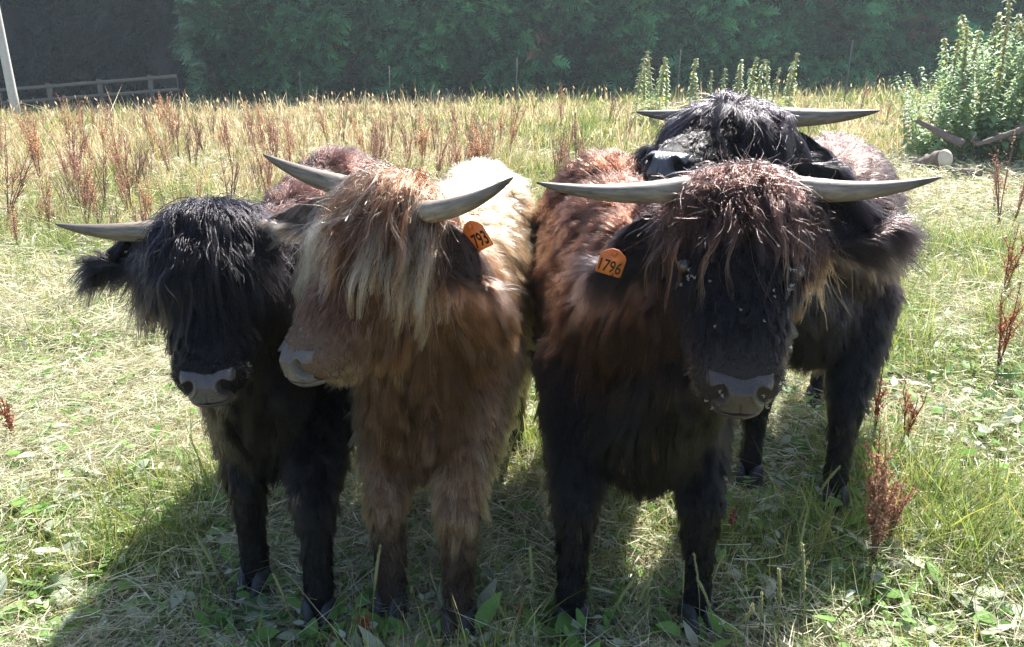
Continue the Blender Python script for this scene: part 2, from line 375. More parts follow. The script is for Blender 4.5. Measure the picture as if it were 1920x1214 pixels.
def put_dock(p, x, y, scale, label, group=None, rot=None):
    e = empty('dock_plant', (x, y, float(GH(x, y)) - .01), label, 'dock plant', group)
    e.scale = (scale, scale, scale); e.rotation_euler = (0, 0, rng.random() * 6.28 if rot is None else rot)
    if group:
        bpy.data.objects.remove(e); e = link('dock_plant', p[2], None, (x, y, float(GH(x, y)) - .01)); tag(e, label, 'dock plant', group); e.scale = (scale,) * 3; e.rotation_euler = (rng.normal() * .10, rng.normal() * .10, rng.random() * 6.28); return e
    link('stalk', p[0], e); link('seed_heads', p[1], e); return e
LD = 'dried rust brown dock stalks standing in the tall hay grass of the far field'
def docks_far():
    zones = [(0, 520, 7.2, 18, 92), (-40, 420, 5.4, 8, 14), (1780, 1960, 4.5, 9, 4), (690, 930, 9.2, 15, 48), (1040, 1130, 9, 14, 14), (520, 700, 10, 20, 16), (930, 1180, 12, 21, 10), (1680, 1760, 9.5, 12, 10), (1440, 1700, 14, 21, 10)]
    for a, b, y0, y1, n in zones:
        for i in range(n):
            y = y0 * (y1 / y0) ** random.random(); x = px2x(a + (b - a) * random.random(), y)
            if 5 < x < 9.5 and 10 < y < 14.5: continue
            put_dock(dock_protos[random.randrange(6)], x, y, .5 + .8 * random.random(), LD, 'dock plants in the far field')
random.seed(5); docks_far()
near_dock = [make_dock(41, .48, 8, .9, (.36, .19, .12), .85), make_dock(42, .34, 3, .22, (.30, .10, .06), 1.0), make_dock(43, .30, 4, 1.0, (.36, .09, .06), .9), make_dock(44, .62, 4, .5, (.34, .13, .07), 1.2)]
def nd(i, px, py, sc_, label):
    Y = CAMH / math.tan(PITCH + math.atan((py - 607) / FPX)); put_dock(near_dock[i], px2x(px, Y), Y, sc_, label)
nd(0, 1635, 1065, .95, 'rust red seeding dock beside the front hoof of the calf farthest back')
nd(0, 1660, 1030, .62, 'smaller orange brown dock leaning out behind the rust red one')
nd(2, 690, 1213, .42, 'short dark red dock spike at the bottom edge before the golden brown calf')
nd(1, 1640, 815, 1.0, 'bare reddish dock stalks right of the farthest calf foreleg')
nd(1, 1695, 840, .95, 'bare upright red stalks in sunlit grass right of the other bare dock')
nd(3, 1880, 560, .9, 'open branched brown dock at the right edge of the picture halfway up')
nd(3, 1870, 700, .85, 'low branched dark dock in dry grass near the right edge')
nd(2, 1370, 1010, .42, 'small shaded brown dock between the legs right of the front calf')
nd(1, 30, 840, .9, 'bare brown stalks at the left edge in the pale mown grass')
nd(2, 975, 1185, .35, 'small brown withered dock at the bottom centre before the front calf')
nd(2, 600, 1130, .10, 'tiny brown dock tuft by the black calf hoof')

def make_nettle(seed, H, tassel=.0, pale=0.0):
    r = np.random.default_rng(seed); st, lf = MB(), MB()
    a = r.random() * 6.28; p = np.array([V(math.cos(a) * .1 * H * t ** 2, math.sin(a) * .1 * H * t ** 2, H * t) for t in np.linspace(0, 1, 9)])
    st.tube(p, np.linspace(.006, .002, 9), 5, (.16, .22, .10), cap=False)
    npair = int(H / .05)
    for k in range(npair):
        t = .08 + .92 * k / npair; i = min(int(t * 8), 7); f = t * 8 - i; q = p[i] * (1 - f) + p[i + 1] * f
        L_ = (.17 - .10 * t) * (.8 + .4 * r.random()); az = a + (k % 2) * 1.57 + r.normal() * .25
        for s in (0, math.pi):
            if r.random() < .08: continue
            d = V(math.cos(az + s), math.sin(az + s), .35 - .5 * r.random())
            c = np.array((.24, .34, .17)) * (.75 + .6 * r.random()) + pale * V(.16, .15, .08)
            if r.random() < .05: c = V(.34, .36, .05)
            leaf_mesh_data(lf, q, d, V(0, 0, 1), L_, L_ * .6, .45, c, 3, .2)
        if tassel and t > .45:
            for s in range(5):
                az2 = r.random() * 6.28; n = 5
                P = q + np.zeros((n, 3)) + r.normal(size=(n, 3)) * .006; D = np.stack([np.cos(az2) + r.normal(size=n) * .3, np.sin(az2) + r.normal(size=n) * .3, r.normal(size=n) * .3 - .3], 1)
                ribm(lf, ribbons(P, D, .05 * (1.15 - t * .6), .014, .8, V(.36, .34, .18) * (.8 + .4 * r.random()), V(.45, .40, .24), 2, prof=[1, .8, 0]))
    return st.mesh('nettle_stem', M_leaf), lf.mesh('nettle_leaves', M_leaf)
def nettles():
    pr = [make_nettle(60 + i, 1.7, .0, .06) for i in range(5)] + [make_nettle(70 + i, 1.9, 1, .12) for i in range(3)]
    pt = [make_nettle(80 + i, 1.35, 1, .22) for i in range(4)]
    for i in range(150):
        px = 1700 + 360 * random.random() ** .95; Y = 11.6 + 2.4 * random.random()
        h = .62 + .48 * min(1, (px - 1690) / 130) + .12 * random.random()
        tall = random.random() < .2; p = pr[random.randrange(5)] if not tall else pr[5 + random.randrange(3)]
        x = px2x(px, Y)
        e = empty('nettle', (x, Y, float(GH(x, Y)) - .02), 'tall green stinging nettle stalk in the big nettle thicket behind the sawn log', 'nettle', 'nettles in the thicket at the right')
        s = h * (1.02 if tall else .92); e.scale = (s, s, s); e.rotation_euler = (R(random.gauss(0, 11)), R(random.gauss(0, 11)), random.random() * 6.28)
        link('stem', p[0], e); link('leaves', p[1], e)
    for px, tp in [(1190, 110), (1205, 125), (1218, 96), (1232, 108), (1246, 112), (1212, 130), (1288, 110), (1300, 138), (1325, 134), (1347, 130), (1372, 112), (1380, 120), (1396, 108), (1410, 112), (1432, 116), (1440, 128), (1472, 100), (1465, 118), (1226, 125), (1400, 130)]:
        Y = 17 + random.random(); x = px2x(px, Y); g = float(GH(x, Y)); top = Wp(px, tp - 4, Y)[2]; s = (top - g) / 1.35
        e = empty('nettle', (x, Y, g), 'pale seeding nettle stalk rising behind the farthest calf before the fence', 'nettle', 'nettles behind the herd')
        e.scale = (s, s, s); e.rotation_euler = (0, 0, random.random() * 6.28); p = pt[random.randrange(4)]
        link('stem', p[0], e); link('leaves', p[1], e)
nettles()

def make_rosette(seed, n, L, up=.5, col=(.10, .20, .07)):
    r = np.random.default_rng(seed); mb = MB()
    for k in range(n):
        az = k / n * 6.28 + r.normal() * .35; el = up * (.5 + r.random())
        d = V(math.cos(az) * math.cos(el), math.sin(az) * math.cos(el), math.sin(el)); c = np.array(col) * (.7 + .6 * r.random())
        leaf_mesh_data(mb, V(0, 0, .0), d, V(0, 0, 1), L * (.7 + .5 * r.random()), L * (.28 + .14 * r.random()), .35 + .5 * r.random(), c, 8, .22, .06)
    return mb.mesh('leaf_rosette', M_leaf, True)
ros = [make_rosette(90, 6, .17), make_rosette(91, 5, .14, .35, (.13, .24, .07)), make_rosette(92, 7, .12, .6, (.09, .19, .09)), make_rosette(93, 3, .16, .25, (.30, .38, .26)), make_rosette(94, 4, .15, .3, (.20, .30, .16))]
def rosette(i, px, py, s, label, group=None):
    Y = CAMH / math.tan(PITCH + math.atan((py - 607) / FPX)); x = px2x(px, Y)
    e = link('dock_leaves', ros[i], None, (x, Y, float(GH(x, Y)) + .015)); e.scale = (s, s, s); e.rotation_euler = (0, 0, random.random() * 6.28)
    tag(e, label, 'leaf rosette', group)
rosette(3, 1548, 1075, .5, 'pale blue green broad leaves in shaded grass right of the front calf')
rosette(3, 1700, 900, .55, 'pale bleached broad leaves in the sun behind the rust red dock')
rosette(4, 1750, 1165, .5, 'large grey green broad leaves near the bottom right corner')
rosette(0, 1030, 1160, .75, 'dark green broad leaves at the bottom just left of the front calf hoof')
rosette(0, 1560, 1120, .8, 'deep green leaf rosette in the shade under the pale blue green leaves')
rosette(3, 230, 730, .5, 'bleached whitish dock leaves in mown grass left of the black calf muzzle')
rosette(4, 160, 900, .5, 'withered grey green leaves at the left in the sunlit straw')
rosette(0, 470, 1170, .85, 'dark broad leaves in shadow before the black calf hooves')
rosette(3, 420, 1205, .4, 'pale grey broad leaf at the bottom below the black calf hooves')
rosette(2, 270, 1060, .9, 'shaded green leaf clump left of the black calf hooves')
rosette(4, 275, 935, .55, 'upright grey green leaf at the edge of the herd shadow')
for i in range(46):
    px = random.choice([random.uniform(-60, 430), random.uniform(1480, 1980), random.uniform(0, 1920)]); py = 560 + 640 * random.random() ** .8
    rosette(random.choice([0, 1, 1, 2, 2, 4]), px, py, .4 + .45 * random.random(), 'small green dock leaf rosette low in the meadow grass', 'small leaf rosettes in the grass')
for i in range(20):
    rosette(random.choice([3, 3, 4]), random.uniform(-40, 300) if i % 3 else random.uniform(1650, 1940), 580 + 420 * random.random(), .22 + .25 * random.random(), 'small withered pale leaf cluster lying in the cut straw', 'withered leaves in the straw')

def make_plantain(seed):
    r = np.random.default_rng(seed); st, hd = MB(), MB(); H = .26 + .08 * r.random(); a = r.random() * 6.28; b = .12 + .2 * r.random()
    p = np.array([V(math.cos(a) * b * H * t ** 2, math.sin(a) * b * H * t ** 2, H * t) for t in np.linspace(0, 1, 9)])
    st.tube(p[:6], .0014, 5, (.22, .26, .11), cap=False)
    hd.tube(p[5:], [.0025, .0034, .0030, .0012], 6, (.30, .33, .15), bump=.25)
    n = 160; k = r.random(n) * 3; i = np.minimum(k.astype(int), 2); f = (k - i)[:, None]; q = p[5:][i] * (1 - f) + p[5:][i + 1] * f
    ribm(hd, ribbons(q, r.normal(size=(n, 3)), .006, .003, 0, V(.36, .38, .18), V(.45, .42, .25), 2))
    return st.mesh('plantain_stalk', M_leaf), hd.mesh('plantain_spike', M_leaf, True)
pl = [make_plantain(s) for s in range(4)]
for px, py in [(440, 1180), (415, 1190), (1000, 1200), (1275, 1195), (1310, 1190), (1390, 1230), (1365, 1240), (1420, 1235), (1500, 1240), (1540, 1235), (1490, 1150), (1480, 1140), (985, 1160), (1500, 1020), (1180, 1220), (1205, 1225), (700, 1235), (1610, 1230), (375, 1150), (1130, 1230), (1340, 1225), (1455, 1235), (20, 1120), (300, 1200), (1800, 1190), (1880, 1160), (560, 1230)]:
    Y = CAMH / math.tan(PITCH + math.atan((py - 607) / FPX)); x = px2x(px, Y); p = pl[random.randrange(4)]
    e = empty('plantain', (x, Y, float(GH(x, Y))), 'thin yellow green plantain seed stalk poking up from the foreground grass', 'plantain', 'plantain stalks in the foreground')
    s = .75 + .4 * random.random(); e.scale = (s, s, s); e.rotation_euler = (0, 0, random.random() * 6.28)
    link('stalk', p[0], e); link('seed_spike', p[1], e)

# ------------------------------------------------------------------ logs and branches
def log(px0, py0, Y0, px1, py1, Y1, r0, r1, label, name='log', face=True, group=None, bend=0.0):
    a = Wp(px0, py0, Y0); b = Wp(px1, py1, Y1); mb = MB(); n = 12
    pts = [a + (b - a) * t + V(0, 0, bend * math.sin(t * 3.1)) + rng.normal(size=3) * r0 * .05 for t in np.linspace(0, 1, n)]
    mb.tube(pts, np.linspace(r0, r1, n), 16, (.17, .13, .11), bump=.05)
    o = empty(name, tuple(a), label, name.replace('_', ' '), group)
    link('bark', mb.mesh('bark', M_bark, True, a), o)
    if face:
        d = nrm(pts[-1] - pts[-2]); c = MB(); c.tube([pts[-1] + d * .001, pts[-1] + d * .012], r1 * .93, 24, (.62, .52, .38)); link('sawn_face', c.mesh('sawn_face', M_wood, False, a), o)
    return o
log(1712, 318, 11.3, 1772, 296, 10.7, .11, .125, 'short sawn log with a pale round cut face in the grass before the nettle thicket')
log(1785, 322, 10.3, 1842, 324, 10.2, .048, .045, 'small grey cut branch piece lying right below the round sawn log', face=False)
log(1718, 226, 11.6, 1806, 272, 11.2, .035, .06, 'bare grey branch slanting up out of the grass above the round sawn log', 'fallen_branch', False)
for i in range(8):
    px = random.uniform(1820, 1950); py = random.uniform(238, 276)
    log(px, py, 11.3 + .3 * random.random(), px + random.uniform(-38, 38), py + random.uniform(-14, 14), 11.2 + .3 * random.random(), .012 + .02 * random.random(), .02, 'thin dead grey branch in the brush pile under the nettle thicket', 'dead_branch', False, 'dead branches in the brush pile', .05)
log(1830, 272, 11.0, 1925, 240, 10.9, .03, .04, 'dark dead bough lying along the brush pile at the right edge', 'fallen_branch', False)

# ------------------------------------------------------------------ fences and pole
def fences():
    e = empty('rail_fence', tuple(Wp(185, 190, 26)), 'weathered grey post and rail fence before the dark trees at the left', 'fence'); off = np.array(e.location)
    tops = []
    for k in range(-4, 2):
        px = 185 + 95 * k; top = Wp(px, 148.5 - 7.6 * k, 26); z0 = float(GH(top[0], 26)) - .1
        mb = MB(); mb.box(V(top[0], 26, (top[2] + z0) / 2), (.065, .05, (top[2] - z0) / 2), col=(.11, .10, .09)); link('post', mb.mesh('rail_post', M_wood, off=off), e); tops.append(top)
    if True:
        tops.append(tops[-1] + (tops[-1] - tops[-2]) * .55)
    for dz in (-.10, -.50):
      for k in range(len(tops) - 1):
            a, b = tops[k] + V(.0, -.075, dz), tops[k + 1] + V(0, -.075, dz); mb = MB()
            d = b - a; L_ = np.linalg.norm(d); x = d / L_; z = nrm(np.cross(x, V(0, 1, 0))); y = np.cross(z, x)
            mb.box((a + b) / 2, (L_ / 2 - .004, .022, .05), np.stack([x, y, z], 1), (.12, .11, .10)); link('rail', mb.mesh('fence_rail', M_wood, off=off), e)
    e = empty('wire_fence', tuple(Wp(968, 170, 24)), 'thin steel wire fence on slim posts running before the conifer hedge', 'fence'); off = np.array(e.location)
    tp = [(330, 142, 26), (560, 134, 25.6), (728, 124, 25), (968, 108, 24), (1275, 94, 22.3), (1598, 75, 20.5), (1950, 58, 19)]
    P = []
    for px, py, Y in tp:
        t = Wp(px, py, Y); z0 = float(GH(t[0], Y)) - .1; mb = MB(); mb.tube([V(t[0], Y, z0), V(t[0] + .02, Y, t[2])], .014, 8, (.13, .12, .11)); link('post', mb.mesh('wire_post', M_wood, off=off), e); P.append(t)
    for i in range(4):
        mb = MB()
        for k in range(len(P) - 1):
            f = .04 + .25 * i
            g0 = float(GH(P[k][0], P[k][1])); g1 = float(GH(P[k + 1][0], P[k + 1][1]))
            a = P[k].copy(); b = P[k + 1].copy(); a[2] -= (a[2] - g0) * f; b[2] -= (b[2] - g1) * f
            a[1] -= .025; b[1] -= .025
            mb.tube([a + (b - a) * t - V(0, 0, .03 * math.sin(t * math.pi)) for t in np.linspace(0, 1, 7)], .0018, 5, (.06, .06, .06), cap=False)
        link('wire', mb.mesh('fence_wire', M_wire, off=off), e)
    b = Wp(28, 200, 24); mb = MB(); z0 = float(GH(b[0], 24)) - .3
    mb.tube([V(b[0], 24, z + z0) for z in np.linspace(0, 8.5, 10)], np.linspace(.13, .10, 10), 18, (.44, .42, .40), bump=.01)
    for s in (.5, 3.1): pass
    tag(link('utility_pole', mb.mesh('utility_pole', M_wood, True)), 'weathered grey wooden pole standing at the left edge by the rail fence', 'pole')
fences()

# ------------------------------------------------------------------ conifer hedge and dark trees
def sprays(P, N, size, col, droop=.35, nleaf=11, spreadf=1.0):
    """feathery conifer sprays: from point P pointing along N"""
    n = len(P); out = []
    az = rng.normal(size=(n, 3)); S_ = nrm(np.cross(N, az)); L = size * (.6 + .8 * rng.random(n))
    c = col * (.25 + 1.5 * rng.random((n, 1)))
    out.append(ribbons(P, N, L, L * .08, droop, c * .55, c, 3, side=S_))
    for k in range(nleaf):
        t = .15 + .8 * k / nleaf; sgn = 1 if k % 2 else -1
        q = P + N * (L * t)[:, None]; q[:, 2] -= droop * L * t * t
        D = nrm(N * .75 + S_ * sgn * spreadf * .8 + rng.normal(size=(n, 3)) * .16)
        out.append(ribbons(q, D, L * (.50 - .30 * t), L * .075, droop * .7, c * .8, c * 1.45, 2, side=nrm(np.cross(D, np.cross(N, S_))), prof=[1, .8, 0]))  # dark bases to pale tips: lit branch ends put into the colour
    return joinr(out)
def hedge():
    off = V(2, 29, 0)
    e = empty('conifer_hedge', tuple(off), 'tall dense green conifer hedge closing the far side of the field', 'hedge')
    def front(x, z):                    # how far the face of the hedge stands out
        return 28.4 + 1.3 * noise2(x, z * 1.3, 1.5, 21) + .7 * noise2(x, z * 1.2, .6, 22) + .6 * noise2(x, z * .3, 5, 23) + .05 * z
    xs = np.linspace(-11.2, 36, 200); zs = np.linspace(-.2, 7.4, 46); X, Z = np.meshgrid(xs, zs); base = GH(X, np.full_like(X, 28.))
    Yf = front(X, Z) + .75 + 14. * np.clip((-10.8 - X) / 8, 0, 1)
    v = np.stack([X, Yf, Z + base], -1).reshape(-1, 3); nx = len(xs); i = np.arange((nx - 1) * (len(zs) - 1)); a = (i // (nx - 1)) * nx + i % (nx - 1)
    f = np.stack([a, a + 1, a + nx + 1, a + nx], 1)
    vb = v + V(0, 2.4, 0); nv = len(v); fb = f[:, ::-1] + nv
    top = np.arange(nx - 1) + (len(zs) - 1) * nx; ft = np.stack([top, top + 1, top + 1 + nv, top + nv], 1)
    l0 = np.arange(len(zs) - 1) * nx; fl = np.stack([l0, l0 + nx, l0 + nx + nv, l0 + nv], 1); r0 = l0 + nx - 1; fr = np.stack([r0, r0 + nv, r0 + nx + nv, r0 + nx], 1)
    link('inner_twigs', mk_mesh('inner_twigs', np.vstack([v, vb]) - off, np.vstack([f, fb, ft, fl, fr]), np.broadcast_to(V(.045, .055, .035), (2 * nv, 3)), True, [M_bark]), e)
    n = 17000; x = -11.5 + 42 * rng.random(n); z = 5.6 * rng.random(n) ** .9 + .1
    y = front(x, z) + .7 * rng.random(n)
    P = np.stack([x, y, z + GH(x, np.full(n, 28.))], 1)
    N = nrm(np.stack([rng.normal(size=n) * .5 + .1, -.8 + rng.normal(size=n) * .25, .35 + rng.normal(size=n) * .4], 1))
    g = noise2(x, z, 1.3, 31)[:, None]
    col = V(.065, .205, .085) * (.35 + 1.3 * g); brown = noise2(x, z, 1.0, 33)[:, None] > .84; col = np.where(brown, V(.14, .09, .055), col)
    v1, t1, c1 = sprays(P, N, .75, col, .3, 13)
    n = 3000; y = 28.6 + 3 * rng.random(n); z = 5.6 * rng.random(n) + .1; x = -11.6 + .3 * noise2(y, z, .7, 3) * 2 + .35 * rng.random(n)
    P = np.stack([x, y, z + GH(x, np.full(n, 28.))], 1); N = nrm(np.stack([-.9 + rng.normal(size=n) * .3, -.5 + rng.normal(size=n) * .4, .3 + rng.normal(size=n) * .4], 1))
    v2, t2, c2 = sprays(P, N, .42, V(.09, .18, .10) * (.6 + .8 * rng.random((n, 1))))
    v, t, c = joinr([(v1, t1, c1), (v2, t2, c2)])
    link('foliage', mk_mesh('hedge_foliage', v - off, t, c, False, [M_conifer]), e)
    for k in range(9):
        x = -10.5 + 5.2 * k; mb = MB(); mb.tube([V(x, 30.6, z) for z in np.linspace(0, 6.5, 6)], np.linspace(.18, .06, 6), 8, (.14, .10, .08)); link('trunk', mb.mesh('hedge_trunk', M_bark, True, off), e)
hedge()
def dark_trees():
    xs = [(-24, 34.5), (-20.6, 33.4), (-17.2, 34.6), (-13.6, 33.8), (-10., 36), (-27.5, 36), (-15.5, 38.5), (-31, 35.5), (-35, 36.5)]
    for i, (x, y) in enumerate(xs):
        g = float(GH(x, y)); lb = ['dark evergreen tree behind the rail fence, one of the row left of the hedge'] [0]
        e = empty('evergreen_tree', (x, y, g - .1), lb, 'tree', 'dark trees left of the hedge')
        mb = MB(); mb.tube([V(.1 * math.sin(z), 0, z) for z in np.linspace(0, 11, 10)], np.linspace(.3, .06, 10), 12, (.16, .12, .10), bump=.05); link('trunk', mb.mesh('evergreen_trunk', M_bark, True), e)
        n = 9000; z = .4 + 11.6 * rng.random(n) ** 1.35; a = rng.random(n) * 6.28
        rad = (2.9 - .17 * z + .5 * np.sin(a * 3 + i) + .7 * (noise2(a * 2, z, .8, 40 + i) - .5)) * (1 - .3 * rng.random(n) ** 2)
        P = np.stack([np.cos(a) * rad, np.sin(a) * rad, z], 1); N = nrm(np.stack([np.cos(a), np.sin(a), rng.normal(size=n) * .4 - .15], 1) + rng.normal(size=(n, 3)) * .3)
        v, t, c = sprays(P, N, .6, V(.018, .034, .032) * (.3 + 1.4 * rng.random((n, 1))), .5, 7)
        # the inner mass of twigs
        th = np.linspace(0, 6.283, 25)[:-1]; zz = np.linspace(.5, 11.4, 22); T, Z = np.meshgrid(th, zz); rr = (2.3 - .16 * Z) * (.8 + .5 * noise2(np.sin(T) * 3 + 9, Z + np.cos(T) * 3, 1, 50 + i))
        iv = np.stack([np.cos(T) * rr, np.sin(T) * rr, Z], -1).reshape(-1, 3); ff = []
        for q in range(len(zz) - 1):
            for k in range(24): a0 = q * 24 + k; b0 = q * 24 + (k + 1) % 24; ff += [(a0, b0, b0 + 24), (a0, b0 + 24, a0 + 24)]
        v, t, c = joinr([(v, t, c), (iv, np.array(ff), np.broadcast_to(V(.012, .018, .015), (len(iv), 3)))])
        link('crown', mk_mesh('evergreen_crown', v, t, c, False, [M_conifer]), e)
dark_trees()
# ------------------------------------------------------------------ cattle
def sphere_pts(nu=24, nv=16):
    v = [V(0, 0, 1)]; f = []
    for i in range(1, nv):
        ph = math.pi * i / nv
        for j in range(nu): th = 2 * math.pi * j / nu; v.append(V(math.sin(ph) * math.cos(th), math.sin(ph) * math.sin(th), math.cos(ph)))
    v.append(V(0, 0, -1)); n = len(v)
    for j in range(nu): f.append((0, 1 + j, 1 + (j + 1) % nu)); f.append((n - 1, n - 1 - nu + (j + 1) % nu, n - 1 - nu + j))
    for i in range(nv - 2):
        for j in range(nu):
            a = 1 + i * nu + j; b = 1 + i * nu + (j + 1) % nu; f += [(a, a + nu, b + nu), (a, b + nu, b)]
    return np.array(v), np.array(f)
SPH = sphere_pts()
class Prim:
    def __init__(s, kind, c, r, ax=None, p1=None, r1=None, L=.06, flow=(0, 0, -1), lift=.5, cr=(.02, .02, .02), ct=None, dens=1.0, name=''):
        s.kind = kind; s.c = np.asarray(c, float); s.r = np.asarray(r, float); s.ax = np.eye(3) if ax is None else np.asarray(ax, float)
        s.p1 = None if p1 is None else np.asarray(p1, float); s.r1 = r1; s.L = L; s.flow = np.asarray(flow, float); s.lift = lift
        s.cr = np.asarray(cr, float); s.ct = s.cr * 1.3 if ct is None else np.asarray(ct, float); s.dens = dens; s.name = name
    def dist(s, p):
        if s.kind == 'e':
            q = (p - s.c) @ s.ax.T / s.r; k = np.linalg.norm(q, axis=1); return (k - 1) * s.r.min()
        d = s.p1 - s.c; t = np.clip(((p - s.c) @ d) / (d @ d), 0, 1); return np.linalg.norm(p - s.c - t[:, None] * d, axis=1) - (s.r * (1 - t) + s.r1 * t)
    def geo(s, mb):
        if s.kind == 'e': mb.add((SPH[0] * s.r) @ s.ax + s.c, SPH[1]); return
        for t in np.linspace(0, 1, 9): mb.add(SPH[0] * (s.r * (1 - t) + s.r1 * t) + s.c + (s.p1 - s.c) * t, SPH[1])
def E(c, r, ax=None, **k): return Prim('e', c, r, ax, **k)
def Cp(p0, r0, p1, r1, **k): return Prim('c', p0, r0, None, p1, r1, **k)
def remesh(mb, voxel, smooth):
    me = mb.mesh('tmp', M_skin); o = link('tmp', me)
    m = o.modifiers.new('r', 'REMESH'); m.mode = 'VOXEL'; m.voxel_size = voxel
    m = o.modifiers.new('s', 'SMOOTH'); m.iterations = smooth; m.factor = .5
    dg = bpy.context.evaluated_depsgraph_get(); ev = o.evaluated_get(dg); e = ev.to_mesh(); e.calc_loop_triangles()
    v = np.empty(len(e.vertices) * 3, np.float32); e.vertices.foreach_get('co', v); t = np.empty(len(e.loop_triangles) * 3, np.int32); e.loop_triangles.foreach_get('vertices', t)
    ev.to_mesh_clear(); bpy.data.objects.remove(o); bpy.data.meshes.remove(me)
    return v.reshape(-1, 3).astype(float), t.reshape(-1, 3)
def sample(v, t, n, w=None):
    a, b, c = v[t[:, 0]], v[t[:, 1]], v[t[:, 2]]; cr = np.cross(b - a, c - a); ar = np.linalg.norm(cr, axis=1)
    if w is not None: ar = ar * w
    k = rng.choice(len(t), n, p=ar / ar.sum()); r1 = np.sqrt(rng.random(n)); r2 = rng.random(n)
    p = a[k] * (1 - r1)[:, None] + b[k] * (r1 * (1 - r2))[:, None] + c[k] * (r1 * r2)[:, None]
    return p, nrm(cr[k]), k
def vnormals(v, t):
    cr = np.cross(v[t[:, 1]] - v[t[:, 0]], v[t[:, 2]] - v[t[:, 0]]); n = np.zeros_like(v)
    for i in range(3): np.add.at(n, t[:, i], cr)
    return nrm(n)
def blend(prims, p, sharp=.022):
    D = np.stack([q.dist(p) for q in prims], 1); w = np.exp(-(D - D.min(1, keepdims=True)) / sharp); w /= w.sum(1, keepdims=True)
    g = lambda k: w @ np.array([getattr(q, k) for q in prims])
    return g('flow'), g('lift'), g('L'), g('cr'), g('ct'), D.argmin(1)
def hair_obj(name, parent, pts, cols, rad0, rad1, off, powr=1.0):
    N, K, _ = pts.shape
    hc = bpy.data.hair_curves.new(name); hc.add_curves([K] * N)
    hc.attributes['position'].data.foreach_set('vector', (pts - off).astype(np.float32).ravel()) if 'position' in hc.attributes else hc.points.foreach_set('position', (pts - off).astype(np.float32).ravel())
    r = hc.attributes.get('radius') or hc.attributes.new('radius', 'FLOAT', 'POINT')
    t = np.linspace(0, 1, K) ** powr; rr = (rad0 * (1 - t) + rad1 * t)[None] * (.7 + .6 * rng.random((N, 1)))
    r.data.foreach_set('value', rr.astype(np.float32).ravel())
    a = hc.attributes.new('col', 'FLOAT_COLOR', 'POINT'); c = np.ones((N, K, 4), np.float32); c[..., :3] = cols; a.data.foreach_set('color', c.ravel())
    hc.materials.append(M_hair); o = bpy.data.objects.new(name, hc); sc.collection.objects.link(o); o.parent = parent
    return o
from mathutils import kdtree
def clump(P, frac, n_neigh=1):
    n = len(P); m = max(8, int(n * frac)); idx = rng.choice(n, m, replace=False); kd = kdtree.KDTree(m)
    for i, j in enumerate(idx): kd.insert(P[j], i)
    kd.balance(); own = np.array([kd.find(p)[1] for p in P]); return idx, own
def grow(P, N, flow, lift, L, K, curl=.12, grav=.25, cfrac=.02, camt=.55, lvar=.25):
    n = len(P); T = flow - N * (flow * N).sum(1, keepdims=True); T = nrm(T + rng.normal(size=(n, 3)) * .12)
    idx, own = clump(P, cfrac); m = len(idx)
    cj = rng.normal(size=(m, 3)) * .17; cl = 1 + rng.normal(size=m) * lvar * .7; cw = rng.normal(size=(m, 3))
    L = L * np.clip(cl[own] + rng.normal(size=n) * lvar * .6, .25, 1.8)
    ts = np.linspace(0, 1, K); pts = np.empty((n, K, 3)); p = P.copy() - N * .002; pts[:, 0] = p
    wob = rng.normal(size=(n, 3))
    for k in range(1, K):
        s = ts[k]; lf = lift * (1 - s) + lift * .3 * s
        d = nrm(T + N * lf[:, None] + cj[own] + V(0, 0, -grav) * s + curl * (cw[own] * math.sin(5 * s + 1) + .6 * wob * math.cos(4 * s)))
        p = p + d * (L / (K - 1))[:, None]; pts[:, k] = p
    cp = pts[idx][own]                  # the clump's own hair
    wt = (camt * ts ** 1.2)[None, :, None]; shift = cp - P[idx][own][:, None] * 0
    pts = pts * (1 - wt) + cp * wt
    return pts, own, m
def pushout(pts, prims, gap=1.05):
    sh = pts.shape; q = pts.reshape(-1, 3)
    for e in prims:
        if e.kind != 'e': continue
        l = (q - e.c) @ e.ax.T / e.r; k = np.linalg.norm(l, axis=1); m = k < gap
        if m.any(): q[m] = ((l[m] / k[m][:, None] * gap) * e.r) @ e.ax + e.c
    return q.reshape(sh)
def leafear(c, d, up, L, Wd, col, off):
    """a cupped ear: c root, d direction, up the way its open face looks"""
    d = nrm(d); s = nrm(np.cross(d, up)); n = np.cross(s, d); nu, nv = 18, 14; v = []
    for i in range(nu):
        t = i / (nu - 1); w = Wd * (.25 + .75 * math.sin(min(1, t * 1.05 + .12) ** .8 * math.pi) ** .7) * (1 if t < .97 else .2)
        if t > .9: w *= 1 - (t - .9) * 7
        for j in range(nv):
            a = j / nv * 2 * math.pi; v.append(c + d * L * t + s * w * math.cos(a) * .5 + n * (.011 * math.sin(a) * (1 - .5 * t) + .35 * w * (math.cos(a) ** 2) * .5 - .01) + V(0, 0, -.10 * L * t * t))
    v = np.array(v); f = []
    for i in range(nu - 1):
        for j in range(nv): a = i * nv + j; b = i * nv + (j + 1) % nv; f += [(a, b, b + nv), (a, b + nv, a + nv)]
    m = len(v); v = np.vstack([v, v[-nv:].mean(0)[None], v[:nv].mean(0)[None]])
    for j in range(nv): f += [(m, (nu - 1) * nv + j, (nu - 1) * nv + (j + 1) % nv), (m + 1, (j + 1) % nv, j)]
    return v, np.array(f)
